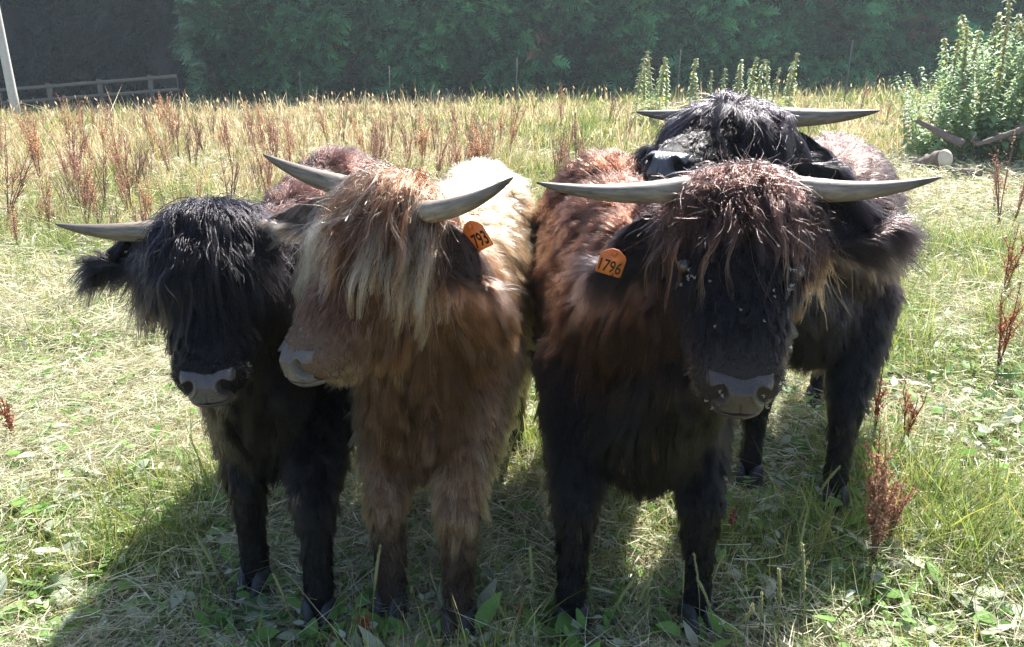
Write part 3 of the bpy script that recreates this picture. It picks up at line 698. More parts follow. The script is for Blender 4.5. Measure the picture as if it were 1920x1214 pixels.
def build_tag(parent, c, right, up, txt, off, size=.056):
    right = nrm(right); up = nrm(up - right * (up @ right)); nm = np.cross(right, up)
    prof = [(-.5, -.5), (-.46, -.54), (.46, -.54), (.5, -.5), (.5, .22), (.42, .36), (.12, .55), (-.12, .55), (-.42, .36), (-.5, .22)]
    mb = MB(); n = len(prof); v = [c + right * x * size + up * y * size + nm * z for z in (.0009, -.0009) for x, y in prof]
    f = [(0, i, i + 1) for i in range(1, n - 1)] + [(n, n + i + 1, n + i) for i in range(1, n - 1)]
    for i in range(n): j = (i + 1) % n; f += [(i, n + i, n + j), (i, n + j, j)]
    mb.add(v, f, (.58, .18, .045))
    mb.tube([c + up * size * .38 + nm * .001, c + up * size * .38 + nm * .006], size * .11, 12, (.55, .15, .04))
    cu = bpy.data.curves.new('t', 'FONT'); cu.body = txt; cu.size = 1; cu.align_x = 'CENTER'; cu.align_y = 'CENTER'; cu.offset = .018; cu.resolution_u = 3
    o = link('t', cu); dg = bpy.context.evaluated_depsgraph_get(); me = o.evaluated_get(dg).to_mesh(); me.calc_loop_triangles()
    tv = np.array([x.co[:] for x in me.vertices]); tf = np.array([x.vertices[:] for x in me.loop_triangles]); o.evaluated_get(dg).to_mesh_clear(); bpy.data.objects.remove(o)
    w = np.ptp(tv[:, 0]); h = np.ptp(tv[:, 1]); tv = tv - V((tv[:, 0].max() + tv[:, 0].min()) / 2, (tv[:, 1].max() + tv[:, 1].min()) / 2, 0)
    tv = c + up * (-.17 * size) + np.outer(tv[:, 0] / w * size * .86, right) + np.outer(tv[:, 1] / h * size * .52, up) + nm * .0016
    mb.add(tv, tf, (.03, .012, .008))
    cb = c + up * size * .38
    o = link('ear_tag', mb.mesh('ear_tag', M_tag, off=off), parent); o['label'] = 'orange plastic ear tag numbered ' + txt; return o
def nose_mesh(M, s, nd, k, colr, off):
    """the bare wet nose pad with both nostrils and the lips"""
    b = nrm(np.cross(nd, s)); b = b if b[2] > 0 else -b; na, nb = 90, 100; A = np.linspace(-1.12, 1.12, na); B = np.linspace(-1.45, 1.2, nb); AA, BB = np.meshgrid(A, B)
    hw = .050 + .008 * np.tanh((BB - .1) * 2.5) + .006 * np.exp(-((BB + 1.1) / .5) ** 2)
    x = AA * hw * .96; y = BB * .033; z = .034 * np.sqrt(np.clip(1.08 - np.abs(AA) ** 2.6 * .9, 0, 2)) - .034 * 1.1 * np.clip(BB - .32 - .22 * AA ** 2, 0, 2) ** 1.5 - .030 * np.clip(-BB - .85 + .25 * AA ** 2, 0, 2) ** 1.4
    mouth = .011 * np.exp(-((BB + 1.02 - .18 * (1 - AA ** 2) + .1) / .09) ** 2); z = z - mouth
    z = z - .0025 * np.exp(-(AA / .05) ** 2) * (BB < -.2) * (BB > -1.0)
    dent = 0
    for sg in (-1, 1):
        dx = x - sg * .043; dy = y - .003; ca, sa = math.cos(sg * -.6), math.sin(sg * -.6); u = (dx * ca - dy * sa) / .0125; w_ = (dx * sa + dy * ca) / .021
        rr = u * u + w_ * w_ ; g = np.exp(-rr ** 1.6); dent = dent + g; z = z + .004 * np.exp(-((np.sqrt(rr) - 1.35) / .35) ** 2)
    z = z - .030 * dent
    v = (M + k * (x[..., None] * s + y[..., None] * b + (z[..., None] - .016) * nd)).reshape(-1, 3)
    i = np.arange((na - 1) * (nb - 1)); a = (i // (na - 1)) * na + i % (na - 1); f = np.stack([a, a + 1, a + na + 1, a + na], 1)
    c = np.broadcast_to(np.asarray(colr), (na * nb, 3)).copy(); d = np.clip(np.asarray(dent).reshape(-1) * 1.6, 0, 1)[:, None]; c = c * (1 - d) + V(.012, .010, .012) * d
    lip = (np.exp(-((BB + 1.0) / .1) ** 2)).reshape(-1)[:, None]; c = c * (1 - .6 * lip) + V(.05, .028, .02) * .6 * lip
    if np.cross(s, b) @ nd < 0: f = f[:, ::-1]
    return mk_mesh('nose', v - off, f, c, True, [M_nose])
def hoof_mesh(h, fwd, col, off, s=1.0):
    mb = MB(); fwd = nrm(fwd); sd = nrm(np.cross(V(0, 0, 1), fwd))
    for sg in (-1, 1):
        rings = []; nn = 14
        for t, ln, wd, sh in ((0, .052, .024, .012), (.35, .046, .023, .006), (.7, .038, .021, 0), (1, .030, .019, -.004), (1.25, .018, .012, -.006)):
            for j in range(nn):
                a = j / nn * 6.283; x = math.cos(a); y = math.sin(a); tp = 1 - .35 * max(x, 0)
                rings.append(h + V(0, 0, .052 * t * s) + fwd * (x * ln + sh + .012) * s + sd * (sg * (.0225 - .004 * max(x, 0)) + y * wd * tp) * s)
        f = []
        for i in range(4):
            for j in range(nn): a = i * nn + j; b = i * nn + (j + 1) % nn; f += [(a, b, b + nn), (a, b + nn, a + nn)]
        m = len(rings); rings += [np.mean(rings[:nn], 0), np.mean(rings[-nn:], 0)]
        for j in range(nn): f += [(m, (j + 1) % nn, j), (m + 1, 4 * nn + j, 4 * nn + (j + 1) % nn)]
        mb.add(rings, f, col)
    return mb.mesh('hoof', M_hoof, True, off)

def cow(sp):
    P, M = sp['P'], sp['M']; f = nrm(M - P); hl = np.linalg.norm(M - P); s = nrm(np.cross(V(0, 0, 1), f))
    if sp.get('roll'): a = sp['roll']; s = nrm(s * math.cos(a) + np.cross(f, s) * math.sin(a))
    u = np.cross(f, s); k = hl / .42 * sp.get('hk', 1.0); hax = np.stack([s, f, u])
    W_, Rr = sp['W'], sp['R']; b = nrm((Rr - W_) * V(1, 1, 0)); sd = nrm(np.cross(b, V(0, 0, 1))); bax = np.stack([sd, b, V(0, 0, 1)]); hw = sp['hw']; zt = sp.get('zt', 1.13); zr = sp.get('zr', 0)
    C = sp['col']; root = empty('highland_calf', (W_[0], W_[1], 0), sp['label'], 'calf'); off = np.array([W_[0], W_[1], 0.])
    H = lambda a_, f_, u_: P + k * (s * a_ + f * f_ + u * u_)
    dn = V(0, 0, -1.)
    hp = dict(flow=f, lift=.35, cr=C['face'][0], ct=C['face'][1], L=.026)
    head = [E(H(0, .05, -.075), k * V(.125, .095, .095), hax, **{**hp, 'L': .045, 'cr': C['poll'][0], 'ct': C['poll'][1], 'lift': .5}),
            E(H(0, .15, -.075), k * V(.120, .13, .100), hax, **{**hp, 'L': .035}),
            E(H(0, .27, -.07), k * V(.096, .14, .080), hax, **hp),
            E(H(0, .37, -.062), k * V(.087, .063, .064), hax, **{**hp, 'L': .02, 'cr': C['muz'][0], 'ct': C['muz'][1], 'flow': -f * .6 + s * 0}),
            E(H(0, .20, -.16), k * V(.085, .14, .085), hax, **{**hp, 'L': .06, 'flow': f * .4 + dn, 'lift': .6}),
            E(H(0, .34, -.13), k * V(.062, .072, .048), hax, **{**hp, 'L': .03, 'flow': f * .3 + dn, 'cr': C['muz'][0], 'ct': C['muz'][1]})]
    mid = (W_ + Rr) / 2; bl = np.linalg.norm((Rr - W_)[:2])
    body = dict(cr=C['body'][0], ct=C['body'][1], L=.062, flow=dn * .9 + b * .45, lift=.55)
    at = lambda base, z: V(base[0], base[1], z)
    back = dict(body, cr=C['back'][0], ct=C['back'][1], L=.05, flow=b * .8 + dn * .3, lift=.6)
    pr = head + [
        E(at(W_ + b * .10, zt - .37), V(hw, .28, .35), bax, **body), E(at(mid, zt + zr * .5 - .35), V(hw * 1.07, bl * .52, .34), bax, **body),
        E(at(Rr - b * .08, zt + zr - .27), V(hw * .97, .25, .27), bax, **body),
        E(at(W_ + b * .12, zt - .13), V(hw * .55, .26, .13), bax, **back), E(at(mid, zt + zr * .5 - .12), V(hw * .6, bl * .45, .12), bax, **back), E(at(Rr - b * .1, zt + zr - .12), V(hw * .6, .22, .125), bax, **back),
        E(at(W_ - b * .10, zt - .56), V(hw * .60, .15, .18), bax, **{**body, 'L': .055, 'flow': dn, 'cr': C['chest'][0], 'ct': C['chest'][1]}),
        Cp(H(0, .12, -.16), .125 * k, at(W_ + b * .02, zt - .30), .225, **{**body, 'L': .07, 'flow': dn + b * .35, 'cr': C['neck'][0], 'ct': C['neck'][1]}),
        Cp(H(0, .20, -.20), .07 * k, at(W_ - b * .12, zt - .55), .14, **{**body, 'L': .08, 'flow': dn, 'cr': C['chest'][0], 'ct': C['chest'][1]})]
    leg = dict(cr=C['leg'][0], ct=C['leg'][1], L=C.get('legL', .036), flow=dn, lift=.4); low = dict(cr=C['low'][0], ct=C['low'][1], L=.018, flow=dn, lift=.3)
    hoofs = []
    for i, (x, y, fx) in enumerate(sp['legs']):
        fr = i < 2; g = float(GH(x, y)); y = y - .06 * fr; top = at(W_ + b * .06, .68) if fr else at(Rr - b * .06, .70)
        sgn = np.sign((V(x, y, 0) - top) @ sd); top = top + sd * sgn * hw * .62
        kn = V(x, y, .36) * 1.0 + (top - V(x, y, .36)) * V(.12, .12, 0); kn = kn + (0 if fr else b * .06)
        fet = V(x, y, .12) + b * (.01 if fr else .02); ft = V(x, y, .045 + g)
        pr += [Cp(top, .135 if fr else .15, kn, .058, **{**leg, 'L': .05}), Cp(kn, .056, fet, .038, **{**low, 'L': leg['L'] * .8}), Cp(fet, .044, ft, .044, **low)]
        pr.append(E(kn, (.062, .062, .06), **leg)); hoofs.append((V(x, y, g), fx))
    tl = [at(Rr + b * .13, zt - .12), at(Rr + b * .22, zt - .3), at(Rr + b * .22, .45)]
    pr += [Cp(tl[0], .035, tl[1], .028, **{**body, 'L': .07}), Cp(tl[1], .028, tl[2], .02, **{**body, 'L': .16, 'flow': dn})]
    mb = MB()
    for q in pr: q.geo(mb)
    v, t = remesh(mb, .017, 7)
    fl, li, Ls, cr, ct, own = blend(pr, v)
    link('body', mk_mesh('calf_body', v - off, t, cr * .9, True, [M_skin]), root)
    # nose
    nd = nrm(f * sp.get('ndf', .72) + u * .68); Mn = H(0, .417, -.028)
    link('nose', nose_mesh(Mn, s, nd, k * sp.get('nk', .97), C['nose'], off), root)
    # eyes
    eyes = [H(sg * .103, .165, -.028) for sg in (-1, 1)]
    for q in eyes:
        m2 = MB(); m2.add(SPH[0] * .0165 * k + q, SPH[1], (.02, .012, .008)); link('eye', m2.mesh('eye', M_eye, True, off), root)
    # horns
    for (b0, b1, b2, b3, r0) in sp['horns']:
        ts = np.linspace(0, 1, 26)[:, None]; c = (1 - ts) ** 3 * b0 + 3 * (1 - ts) ** 2 * ts * b1 + 3 * (1 - ts) * ts ** 2 * b2 + ts ** 3 * b3
        tt = ts[:, 0]; rr = r0 * (1 - tt ** 1.5) ** .8 * (1 + .045 * np.sin(tt * 75 + 2 * np.sin(tt * 20)) * np.clip(1 - tt * 2.2, 0, 1)) + .0015; d = nrm(b3 - b0)
        ax = nrm(np.cross(d, V(0, 0, 1))); m2 = MB(); col = np.array([np.array((.22, .18, .14)) * (1 - x) + np.array((.07, .058, .052)) * x for x in tt]); col = np.vstack([np.repeat(col, 18, 0), col[:1], col[-1:]])
        m2.tube(c, rr, 18, col)
        lc = (b0 + b3) / 2; me = m2.mesh('horn', M_horn, True); rot = Matrix(np.stack([d, np.cross(np.cross(d, ax), d) * 0 + ax, np.cross(d, ax)], 1).tolist()); rv = np.empty(len(me.vertices) * 3); me.vertices.foreach_get('co', rv)
        rv = (rv.reshape(-1, 3) - lc) @ np.array(rot); me.vertices.foreach_set('co', rv.ravel()); ho = link('horn', me, root, tuple(lc - off)); ho.rotation_euler = rot.to_euler()
    # ears
    for q, eo in enumerate(sp['ears']):
        sg = (-1, 1)[q]; c = H(sg * .115, eo.get('cf', .055), -.075); d = nrm(eo['dir']) if 'dir' in eo else nrm(s * sg * eo['s'] + V(0, 0, 1) * eo['z'] + u * eo.get('u', 0) - f * 0); Le = eo.get('L', .17) * k; up = nrm(u * .9 + dn * .0 + nrm(-P * V(1, 1, 0)) * .3)
        ev, et = leafear(c, d, up, Le, eo.get('w', .10) * k, C['ear'][0], off); ecol = np.asarray(C['ear'][0])
        ear = link('ear', mk_mesh('ear', ev - off, et, np.broadcast_to(ecol, (len(ev), 3)), True, [M_skin]), root)
        n = int(9000 * HAIR); p_, n_, k_ = sample(ev, et, n); tt = np.clip((p_ - c) @ d / Le, 0, 1)
        flow = d * 1.0 + dn * .55; L_ = eo.get('hl', .085) * (.55 + .6 * tt) * (1 + .5 * (n_[:, 2] < -.3))
        pts, ow, m_ = grow(p_, n_, np.broadcast_to(flow, p_.shape) + n_ * .2, np.full(n, .55), L_, 6, .12, .6, .03, .5)
        ecl = eo.get('col', C['ear']); cc = ecl[0] * (1 - tt[:, None] * 0) * (.6 + .8 * rng.random((n, 1))); cc2 = ecl[1] * (.6 + .8 * rng.random((n, 1))); tsx = np.linspace(0, 1, 6)[None, :, None]
        cols = cc[:, None] * (1 - tsx) + cc2[:, None] * tsx
        if eo.get('tag'):
            tc, trt, tup, txt = eo['tag']; build_tag(ear, tc, trt, tup, txt, off, eo.get('tsize', .056)); nmx = nrm(np.cross(trt, tup))
            rel = pts - tc; axd = (rel @ nmx); rad = np.linalg.norm(rel - axd[..., None] * nmx, axis=-1); bad = ((rad < .026) & (axd > -.006) & (axd < .2)).any(1); pts = pts[~bad]; cols = cols[~bad]
        hair_obj('ear_hair', ear, pts, cols, .0007, .0002, off)
    # coat
    n = int(sp.get('n', 120000) * 1.15 * HAIR)
    vn = vnormals(v, t); cen = v[t].mean(1); fc = (vn[t].mean(1) * nrm(V(0, 0, CAMH) - cen)).sum(1); wgt = .35 + .65 * sstep(-.5, .1, fc)
    hd = np.min(np.stack([q.dist(cen) for q in head], 1), 1); wgt = wgt * (1 + 1.3 * (hd < .02))
    p_, n_, k_ = sample(v, t, n, wgt); n_ = nrm(vn[t[k_]].mean(1))
    fl, li, Ls, cr, ct, own = blend(pr, p_)
    # leave the nose, the eyes and the hooves bare
    rel = p_ - Mn; keep = ~((np.abs(rel @ s) < .048 * k) & (rel @ nrm(np.cross(nd, s)) * (1 if np.cross(nd, s)[2] > 0 else -1) < .021 * k) & (rel @ nrm(np.cross(nd, s)) * (1 if np.cross(nd, s)[2] > 0 else -1) > -.044 * k) & (rel @ nd > -.045))
    for q in eyes: keep &= np.linalg.norm(p_ - q, axis=1) > .021 * k
    keep &= p_[:, 2] > .095
    for h_, _ in hoofs: pass
    p_, n_, fl, li, Ls, cr, ct = [z[keep] for z in (p_, n_, fl, li, Ls, cr, ct)]; n = len(p_)
    md = np.linalg.norm(p_ - Mn, axis=1); Ls = Ls * (.30 + .70 * sstep(.05, .16, md)); Ls = np.where(p_[:, 2] < .14, Ls * .8, Ls)
    pts, ow, m_ = grow(p_, n_, fl, li, Ls * 1.15, 6, .22, .35, .05, .44, .22)
    cv = (.75 + .5 * rng.random((m_, 1)))[ow] * (.45 + 1.1 * rng.random((n, 1))); tsx = np.linspace(0, 1, 6)[None, :, None]
    cols = (cr * cv)[:, None] * (1 - tsx) + (ct * cv)[:, None] * tsx
    sel = (rng.random(m_) < C.get('odd', .02))[ow] & (rng.random(n) < .5); cols[sel] = cols[sel] * .3 + np.asarray(C['oddc']) * .7
    hair_obj('coat', root, pts, cols, .00095, .00025, off)
    # forelock: long locks falling from the poll over the face
    F = sp['fringe']; p_, n_, k_ = sample(v, t, 60000); l = (p_ - P) / k; ls, lf_, lu = l @ s, l @ f, l @ u
    ok = (np.abs(ls) < F.get('w', .125)) & (lf_ < F.get('f', .07)) & (lf_ > -.06) & (lu > -.15) & (np.linalg.norm(l, axis=1) < .24); p_, n_, ls, lf_, lu = p_[ok], n_[ok], ls[ok], lf_[ok], lu[ok]
    nl = F['locks']; ki = rng.choice(len(p_), nl); gp, gn, gs = p_[ki], n_[ki], ls[ki]
    Lk = F['L'] * np.clip(1 + rng.normal(size=nl) * F.get('lv', .22), .35, 1.6); Kp = 14
    G = np.empty((nl, Kp, 3)); q = gp.copy(); G[:, 0] = q
    d = nrm(gn * F.get('lift', .3) + u * .22 + np.outer(gs * F.get('spread', 5.0), s) + f * .15 + rng.normal(size=(nl, 3)) * .22 + np.asarray(F.get('comb', (0, 0, 0))))
    d[:, 2] = np.minimum(d[:, 2], .22); d = nrm(d)
    cur = rng.normal(size=(nl, 3)) * F.get('wave', .10); ph = rng.random(nl) * 6.28; bl_ = rng.random(nl) < F.get('blond', .0); Lk = np.where(bl_, Lk * F.get('bm', 1.0), Lk); Lk = Lk * (1 - F.get('cen', .15) * np.abs(gs) / .13)
    for i in range(1, Kp):
        tt = i / (Kp - 1); d = nrm(d + (dn * F.get('g', .30) + f * .10) + cur * np.sin(ph + 9 * tt)[:, None]); q = q + d * (Lk / (Kp - 1))[:, None]; q = pushout(q[:, None], head[:4], 1.09 + .11 * math.sin(min(1, .1 + tt * 1.1) * 3.14))[:, 0]; G[:, i] = q
    gk = G[:, :, 2].max(1) < P[2] + .075; G, gs, bl_ = G[gk], gs[gk], bl_[gk]; nl = len(G)
    ns = int(F['per'] * HAIR); cnt = nl * ns; li_ = np.repeat(np.arange(nl), ns); lw = (F.get('lw', .013) * (.6 + .9 * rng.random(nl)) * np.where(bl_, F.get('blw', 1.), 1.))[li_]
    offv = rng.normal(size=(cnt, 3)) * lw[:, None]; tt = np.linspace(0, 1, Kp)
    taper = 1.0 - .15 * tt - .60 * tt ** 2; ll = np.clip(1 - .35 * rng.random(cnt) ** 2.0, .5, 1)
    pts = np.empty((cnt, Kp, 3)); g = G[li_]
    pos = ll[:, None] * tt[None] * (Kp - 1); i0 = np.minimum(pos.astype(int), Kp - 2); fr = (pos - i0)[..., None]; ar = np.arange(cnt)[:, None]
    pts = g[ar, i0] * (1 - fr) + g[ar, i0 + 1] * fr
    wv = rng.normal(size=(cnt, 3)); pts = pts + offv[:, None] * taper[None, :, None] * (1 + .0) + (wv[:, None] * .0035) * np.sin(tt * 8 + 1)[None, :, None] * tt[None, :, None]
    stray = rng.random(cnt) < .16; pts[stray] += (rng.normal(size=(stray.sum(), 1, 3)) * .03) * (tt ** 1.5)[None, :, None]
    pts = pushout(pts, head[:4], 1.06)
    c0, c1 = np.asarray(F['c0']), np.asarray(F['c1']); tone = (F.get('tmin', .5) + rng.random((nl, 1)) * F.get('tv', 1.0))[li_] * (.45 + 1.1 * rng.random((cnt, 1)))
    blond = bl_[li_]
    mixt = (tt ** F.get('cp', 1.2))[None, :, None] * np.ones((cnt, 1, 1)); cA = np.broadcast_to(c0, (cnt, 3)).copy(); cB = np.broadcast_to(c1, (cnt, 3)).copy(); cA[blond] = F['cb'][0]; cB[blond] = F['cb'][1]
    cols = (cA[:, None] * (1 - mixt) + cB[:, None] * mixt) * tone[:, None]
    kb = ~(blond & (rng.random(cnt) > F.get('bk', 1.0))); pts, cols, blond = pts[kb], cols[kb], blond[kb]; cnt = len(pts)
    if sp.get('tagclear') is not None:
        tc, nmx = sp['tagclear']; rel = pts - tc; axd = rel @ nmx; rad = np.linalg.norm(rel - axd[..., None] * nmx, axis=-1); bad = ((rad < .017) & (axd > -.01) & (axd < .3)).any(1); pts, cols = pts[~bad], cols[~bad]
    hair_obj('forelock', root, pts, cols, .0009, .0003, off)
    fw = sp.get('ffwd', -b)
    for h_, fx in hoofs: link('hoof', hoof_mesh(h_, nrm(fw + sd * fx), C['hoof'], off, 1.2), root)
    return dict(H=H, s=s, f=f, u=u, nd=nd, Mn=Mn, eyes=eyes, k=k, root=root)

A = np.array
BLK = (A((.004, .0035, .0045)), A((.008, .007, .008)))
def horn(base, tip, r, sag=.0, rise=.0):
    d = tip - base; return (base, base + d * .33 + V(0, 0, -sag), base + d * .70 + V(0, 0, -sag * .9), tip, r)
camd = lambda p: nrm(V(0, 0, CAMH) - p)
# --- calf 3: brown black, in front at the right
P3, M3 = Wp(1392, 348, 1.58), Wp(1392, 703, 1.33)
t3 = Wp(1147, 492, 1.60)
C3 = dict(face=BLK, poll=(A((.03, .016, .014)), A((.07, .035, .028))), muz=(A((.03, .022, .02)), A((.05, .035, .03))), body=(A((.015, .0060, .004)), A((.040, .0145, .009))), back=(A((.032, .013, .008)), A((.085, .03, .017))), chest=BLK,
    neck=(A((.014, .0065, .005)), A((.036, .0145, .010))), leg=BLK, low=BLK, ear=(A((.008, .006, .007)), A((.018, .012, .012))), nose=(.034, .025, .021), hoof=(.02, .02, .022), odd=.02, oddc=(.30, .13, .07))
c3 = cow(dict(P=P3, M=M3, W=V(.36, 2.02, 0), R=V(.33, 2.78, 0), hk=1.09, hw=.235, zt=1.13, zr=.07, col=C3, label='brown black shaggy calf facing the camera with straight wide horns and flies on its face', n=150000,
    legs=[(.165, 1.86, -.1), (.52, 1.88, .1), (.17, 2.62, 0), (.52, 2.64, 0)],
    horns=[horn(Wp(1290, 352, 1.60), Wp(1006, 343, 1.52), .0235, .022), horn(Wp(1494, 352, 1.60), Wp(1764, 333, 1.52), .0235, .022)],
    ears=[dict(s=1, z=-.45, hl=.09, L=.17, tag=(t3, nrm(V(1, -.15, -.28)), V(.25, -.2, 1), '1796')), dict(dir=V(1, -.10, .10), hl=.08, L=.19, w=.14, cf=.03)], tagclear=(t3, camd(t3)),
    fringe=dict(locks=440, per=40, L=.088, lv=.55, spread=3.8, lw=.008, lift=.35, c0=(.028, .015, .013), c1=(.055, .028, .024), g=.30, wave=.22, blond=.10, bm=1.8, blw=.35, bk=.3, cb=((.06, .04, .035), (.40, .14, .06)), w=.155, f=.10)))
# --- calf 2: golden brown, head turned to the left of the picture
P2 = Wp(712, 350, 1.66); f2 = nrm(V(-.47, -.45, -.82)); M2 = P2 + f2 * .42
t2 = Wp(893, 442, 1.56)
BR = (A((.12, .065, .045)), A((.26, .15, .10)))
C2 = dict(face=(A((.065, .027, .015)), A((.13, .06, .034))), poll=(A((.06, .035, .027)), A((.16, .10, .07))), muz=(A((.12, .080, .058)), A((.22, .16, .12))), body=(A((.24, .11, .048)), A((.60, .34, .17))), back=(A((.28, .17, .10)), A((.65, .48, .33))), chest=(A((.035, .018, .013)), A((.08, .042, .03))),  # body coat lightened: the flank's glow in the sun is in its colour
    neck=(A((.075, .032, .017)), A((.20, .095, .05))), leg=(A((.13, .068, .038)), A((.44, .28, .17))), low=(A((.028, .017, .014)), A((.06, .038, .030))), ear=(A((.035, .02, .017)), A((.12, .07, .05))), nose=(.085, .070, .062), legL=.046, hoof=(.025, .022, .022), odd=.03, oddc=(.75, .6, .42))
c2 = cow(dict(P=P2, M=M2, W=V(-.235, 2.08, 0), R=V(-.10, 2.85, 0), hw=.205, zt=1.12, zr=.04, col=C2, label='golden brown shaggy calf with a long blond fringe, looking to the left of the picture', n=150000,
    legs=[(-.345, 1.90, -.1), (-.15, 1.83, .1), (-.30, 2.66, 0), (.0, 2.72, 0)],
    horns=[horn(P2 + V(-.07, .10, -.02), Wp(493, 290, 1.80), .0255, .015), horn(P2 + V(.10, -.08, -.04), Wp(962, 333, 1.47), .0225, .022)],
    ears=[dict(dir=V(-1, .0, .10), hl=.05, L=.22, col=(A((.12, .07, .05)), A((.55, .38, .26)))), dict(s=1, z=-.15, hl=.06, L=.17, u=-.6, tag=(t2, nrm(V(.75, -.65, .50)), V(-.45, 0, 1), '1793'), tsize=.06)], tagclear=(t2, camd(t2)),  # first ear's hair paler: sun from behind put into its colour
    fringe=dict(locks=460, per=46, L=.158, lv=.30, spread=3.2, comb=(-.25, 0, 0), lw=.0055, c0=(.065, .028, .015), c1=(.15, .070, .036), g=.26, wave=.17, blond=.36, bm=1.25, cb=((.19, .11, .07), (.72, .51, .34)), w=.145, f=.10, tmin=.45, tv=1.0)))
# --- calf 1: black, at the left
P1, M1 = Wp(395, 405, 1.78), Wp(383, 725, 1.52)
C1 = dict(face=BLK, poll=(A((.009, .007, .009)), A((.016, .013, .015))), muz=BLK, body=(A((.018, .0075, .006)), A((.046, .017, .012))), back=(A((.014, .008, .007)), A((.04, .021, .018))), chest=BLK,
    neck=(A((.008, .006, .007)), A((.015, .010, .010))), leg=BLK, low=BLK, ear=BLK, nose=(.06, .052, .052), hoof=(.025, .025, .028), odd=.004, oddc=(.25, .12, .08))
c1 = cow(dict(P=P1, M=M1, W=V(-.69, 2.16, 0), R=V(-.62, 2.92, 0), hw=.20, zt=1.10, zr=.10, col=C1, label='black shaggy calf at the left with its fringe hiding both eyes and one horn showing', n=130000,
    legs=[(-.77, 2.02, -.1), (-.545, 1.88, .1), (-.80, 2.76, 0), (-.52, 2.80, 0)],
    horns=[horn(P1 + V(-.09, 0, -.03), Wp(104, 421, 1.72), .0255, .018), horn(P1 + V(.09, 0, -.05), P1 + V(.12, .15, -.11), .0255, .018)],
    ears=[dict(s=1, z=-.05, hl=.065, L=.16, cf=.04), dict(s=1, z=-.3, hl=.07, L=.13)],
    fringe=dict(locks=480, per=48, cen=.45, L=.215, lv=.28, spread=1.8, lw=.0055, c0=(.007, .006, .008), c1=(.012, .010, .012), g=.32, wave=.20, blond=.015, cb=((.05, .03, .03), (.36, .17, .10)), w=.14, f=.11)))
# --- calf 4: black head resting over calf 3, body behind at the right
P4 = Wp(1388, 205, 2.42); M4 = Wp(1240, 292, 2.10)
C4 = dict(face=BLK, poll=(A((.008, .007, .009)), A((.014, .012, .014))), muz=BLK, body=(A((.02, .012, .011)), A((.05, .030, .027))), back=(A((.018, .010, .009)), A((.05, .028, .023))), chest=(A((.008, .006, .006)), A((.014, .010, .010))),
    neck=(A((.018, .011, .010)), A((.045, .028, .025))), leg=BLK, low=BLK, ear=BLK, nose=(.05, .055, .07), hoof=(.02, .02, .022), odd=.01, oddc=(.3, .15, .1))
c4 = cow(dict(P=P4, M=M4, W=V(1.10, 2.74, 0), R=V(1.40, 3.42, 0), hw=.27, zt=1.20, col=C4, label='dark calf farthest back, resting its black head on the back of the calf before it', n=120000, ndf=1.2,
    legs=[(.90, 2.66, -.1), (1.155, 2.50, .1), (1.02, 3.3, 0), (1.42, 3.3, 0)],
    horns=[horn(P4 + V(-.05, .08, -.02), Wp(1192, 210, 2.55), .026, .012), horn(P4 + V(.10, -.04, -.02), Wp(1650, 208, 2.35), .028, .012)],
    ears=[dict(s=1, z=-.15, hl=.07, L=.17), dict(dir=V(1, -.25, -.22), hl=.08, L=.20, w=.14)],
    fringe=dict(locks=450, per=45, L=.20, lv=.3, spread=3.0, lw=.0065, c0=(.007, .006, .008), c1=(.011, .009, .011), g=.30, wave=.18, blond=.04, cb=((.10, .09, .09), (.16, .10, .08)), w=.14, f=.10)))

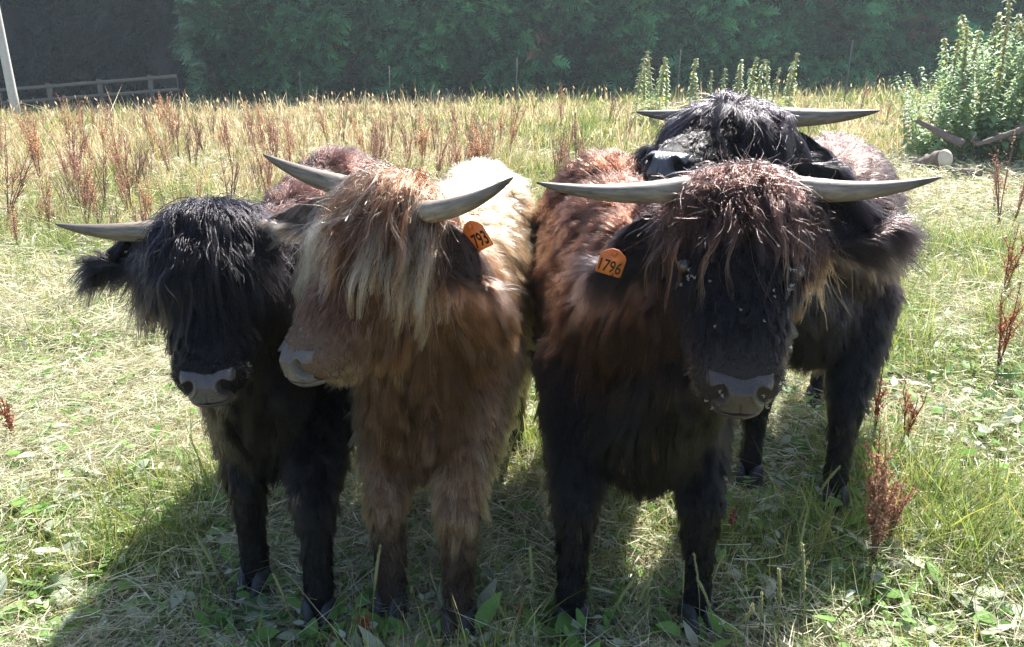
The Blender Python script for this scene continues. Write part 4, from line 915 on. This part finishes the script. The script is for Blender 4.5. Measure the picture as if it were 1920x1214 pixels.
# ------------------------------------------------------------------ flies
def flies():
    body, wing = MB(), MB()
    body.tube([V(0, 0, 0), V(0, .002, 0), V(0, .005, .0002), V(0, .0075, 0)], [.0008, .0017, .0016, .0005], 8, (.08, .07, .06))
    for sg in (-1, 1): ribm(wing, ribbons(A([[0, .002, .0015]]), A([[sg * .55, .8, .15]]), .0085, .0032, 0, V(.26, .25, .22), V(.26, .25, .22), 3, prof=[.3, 1, .9, 0], side=A([[.8, -.5 * sg, .1]])))
    bm, wm = body.mesh('fly_body', M_leaf), wing.mesh('fly_wings', M_leaf)
    def fly(p, nrml, label, group, s=1.0):
        e = empty('fly', tuple(p), label, 'fly', group); e.rotation_euler = (Vector(nrml).to_track_quat('Z', 'Y').to_matrix() @ Matrix.Rotation(random.random() * 6.28, 3, 'Z')).to_euler(); e.scale = (s * .6,) * 3
        link('body', bm, e); link('wings', wm, e)
    H, u, k = c3['H'], c3['u'], c3['k']
    for i in range(6): q = H(-.098 + random.gauss(0, .008), .185 + random.random() * .04, .012 + .008 * random.random()); fly(q, u, 'tiny pale winged fly below the eye at the left of the front calf face', 'flies under the left eye', 1.25)
    for i in range(9): q = H(.085 + random.gauss(0, .016), .18 + random.random() * .06, .022 + .008 * random.random()); fly(q, u, 'tiny pale winged fly below the eye at the right of the front calf face', 'flies under the right eye', 1.25)
    for i in range(8):
        a = random.choice([-1, 1]) * (.03 + .045 * random.random()); q = c3['Mn'] + c3['s'] * a + V(0, -.028, .0) + V(0, 0, .035 - .05 * random.random()) + c3['nd'] * .012; fly(q, c3['nd'], 'tiny pale winged fly on the nose of the front calf', 'flies on the nose', 1.35)
    for i in range(4): q = Wp(1470 + random.gauss(0, 12), 700 + random.gauss(0, 25), 1.27); fly(q, V(.3, -.6, .8), 'pale fly hovering in the air right of the front calf nose', 'flies in the air', 1.5)
    for i in range(6): q = H(random.gauss(0, .05), .22 + .1 * random.random(), .03 + .01 * random.random()); fly(q, u, 'tiny pale winged fly on the nose bridge of the front calf', 'flies on the nose bridge', 1.1)
flies()

# ------------------------------------------------------------------ haze volume added to stand in for lens glare
def haze():
    mb = MB(); mb.box(V(0, 40, 7), (112, 74, 8.2)); m = bpy.data.materials.new('glare_haze'); m.use_nodes = True; n = m.node_tree
    n.nodes.remove(n.nodes['Principled BSDF']); v = n.nodes.new('ShaderNodeVolumePrincipled'); v.inputs['Density'].default_value = .0009
    v.inputs['Color'].default_value = (.78, .90, 1, 1); v.inputs['Anisotropy'].default_value = .35
    n.links.new(v.outputs[0], n.nodes['Material Output'].inputs['Volume'])
    tag(link('haze', mb.mesh('haze', m)), kind='stuff')
haze()
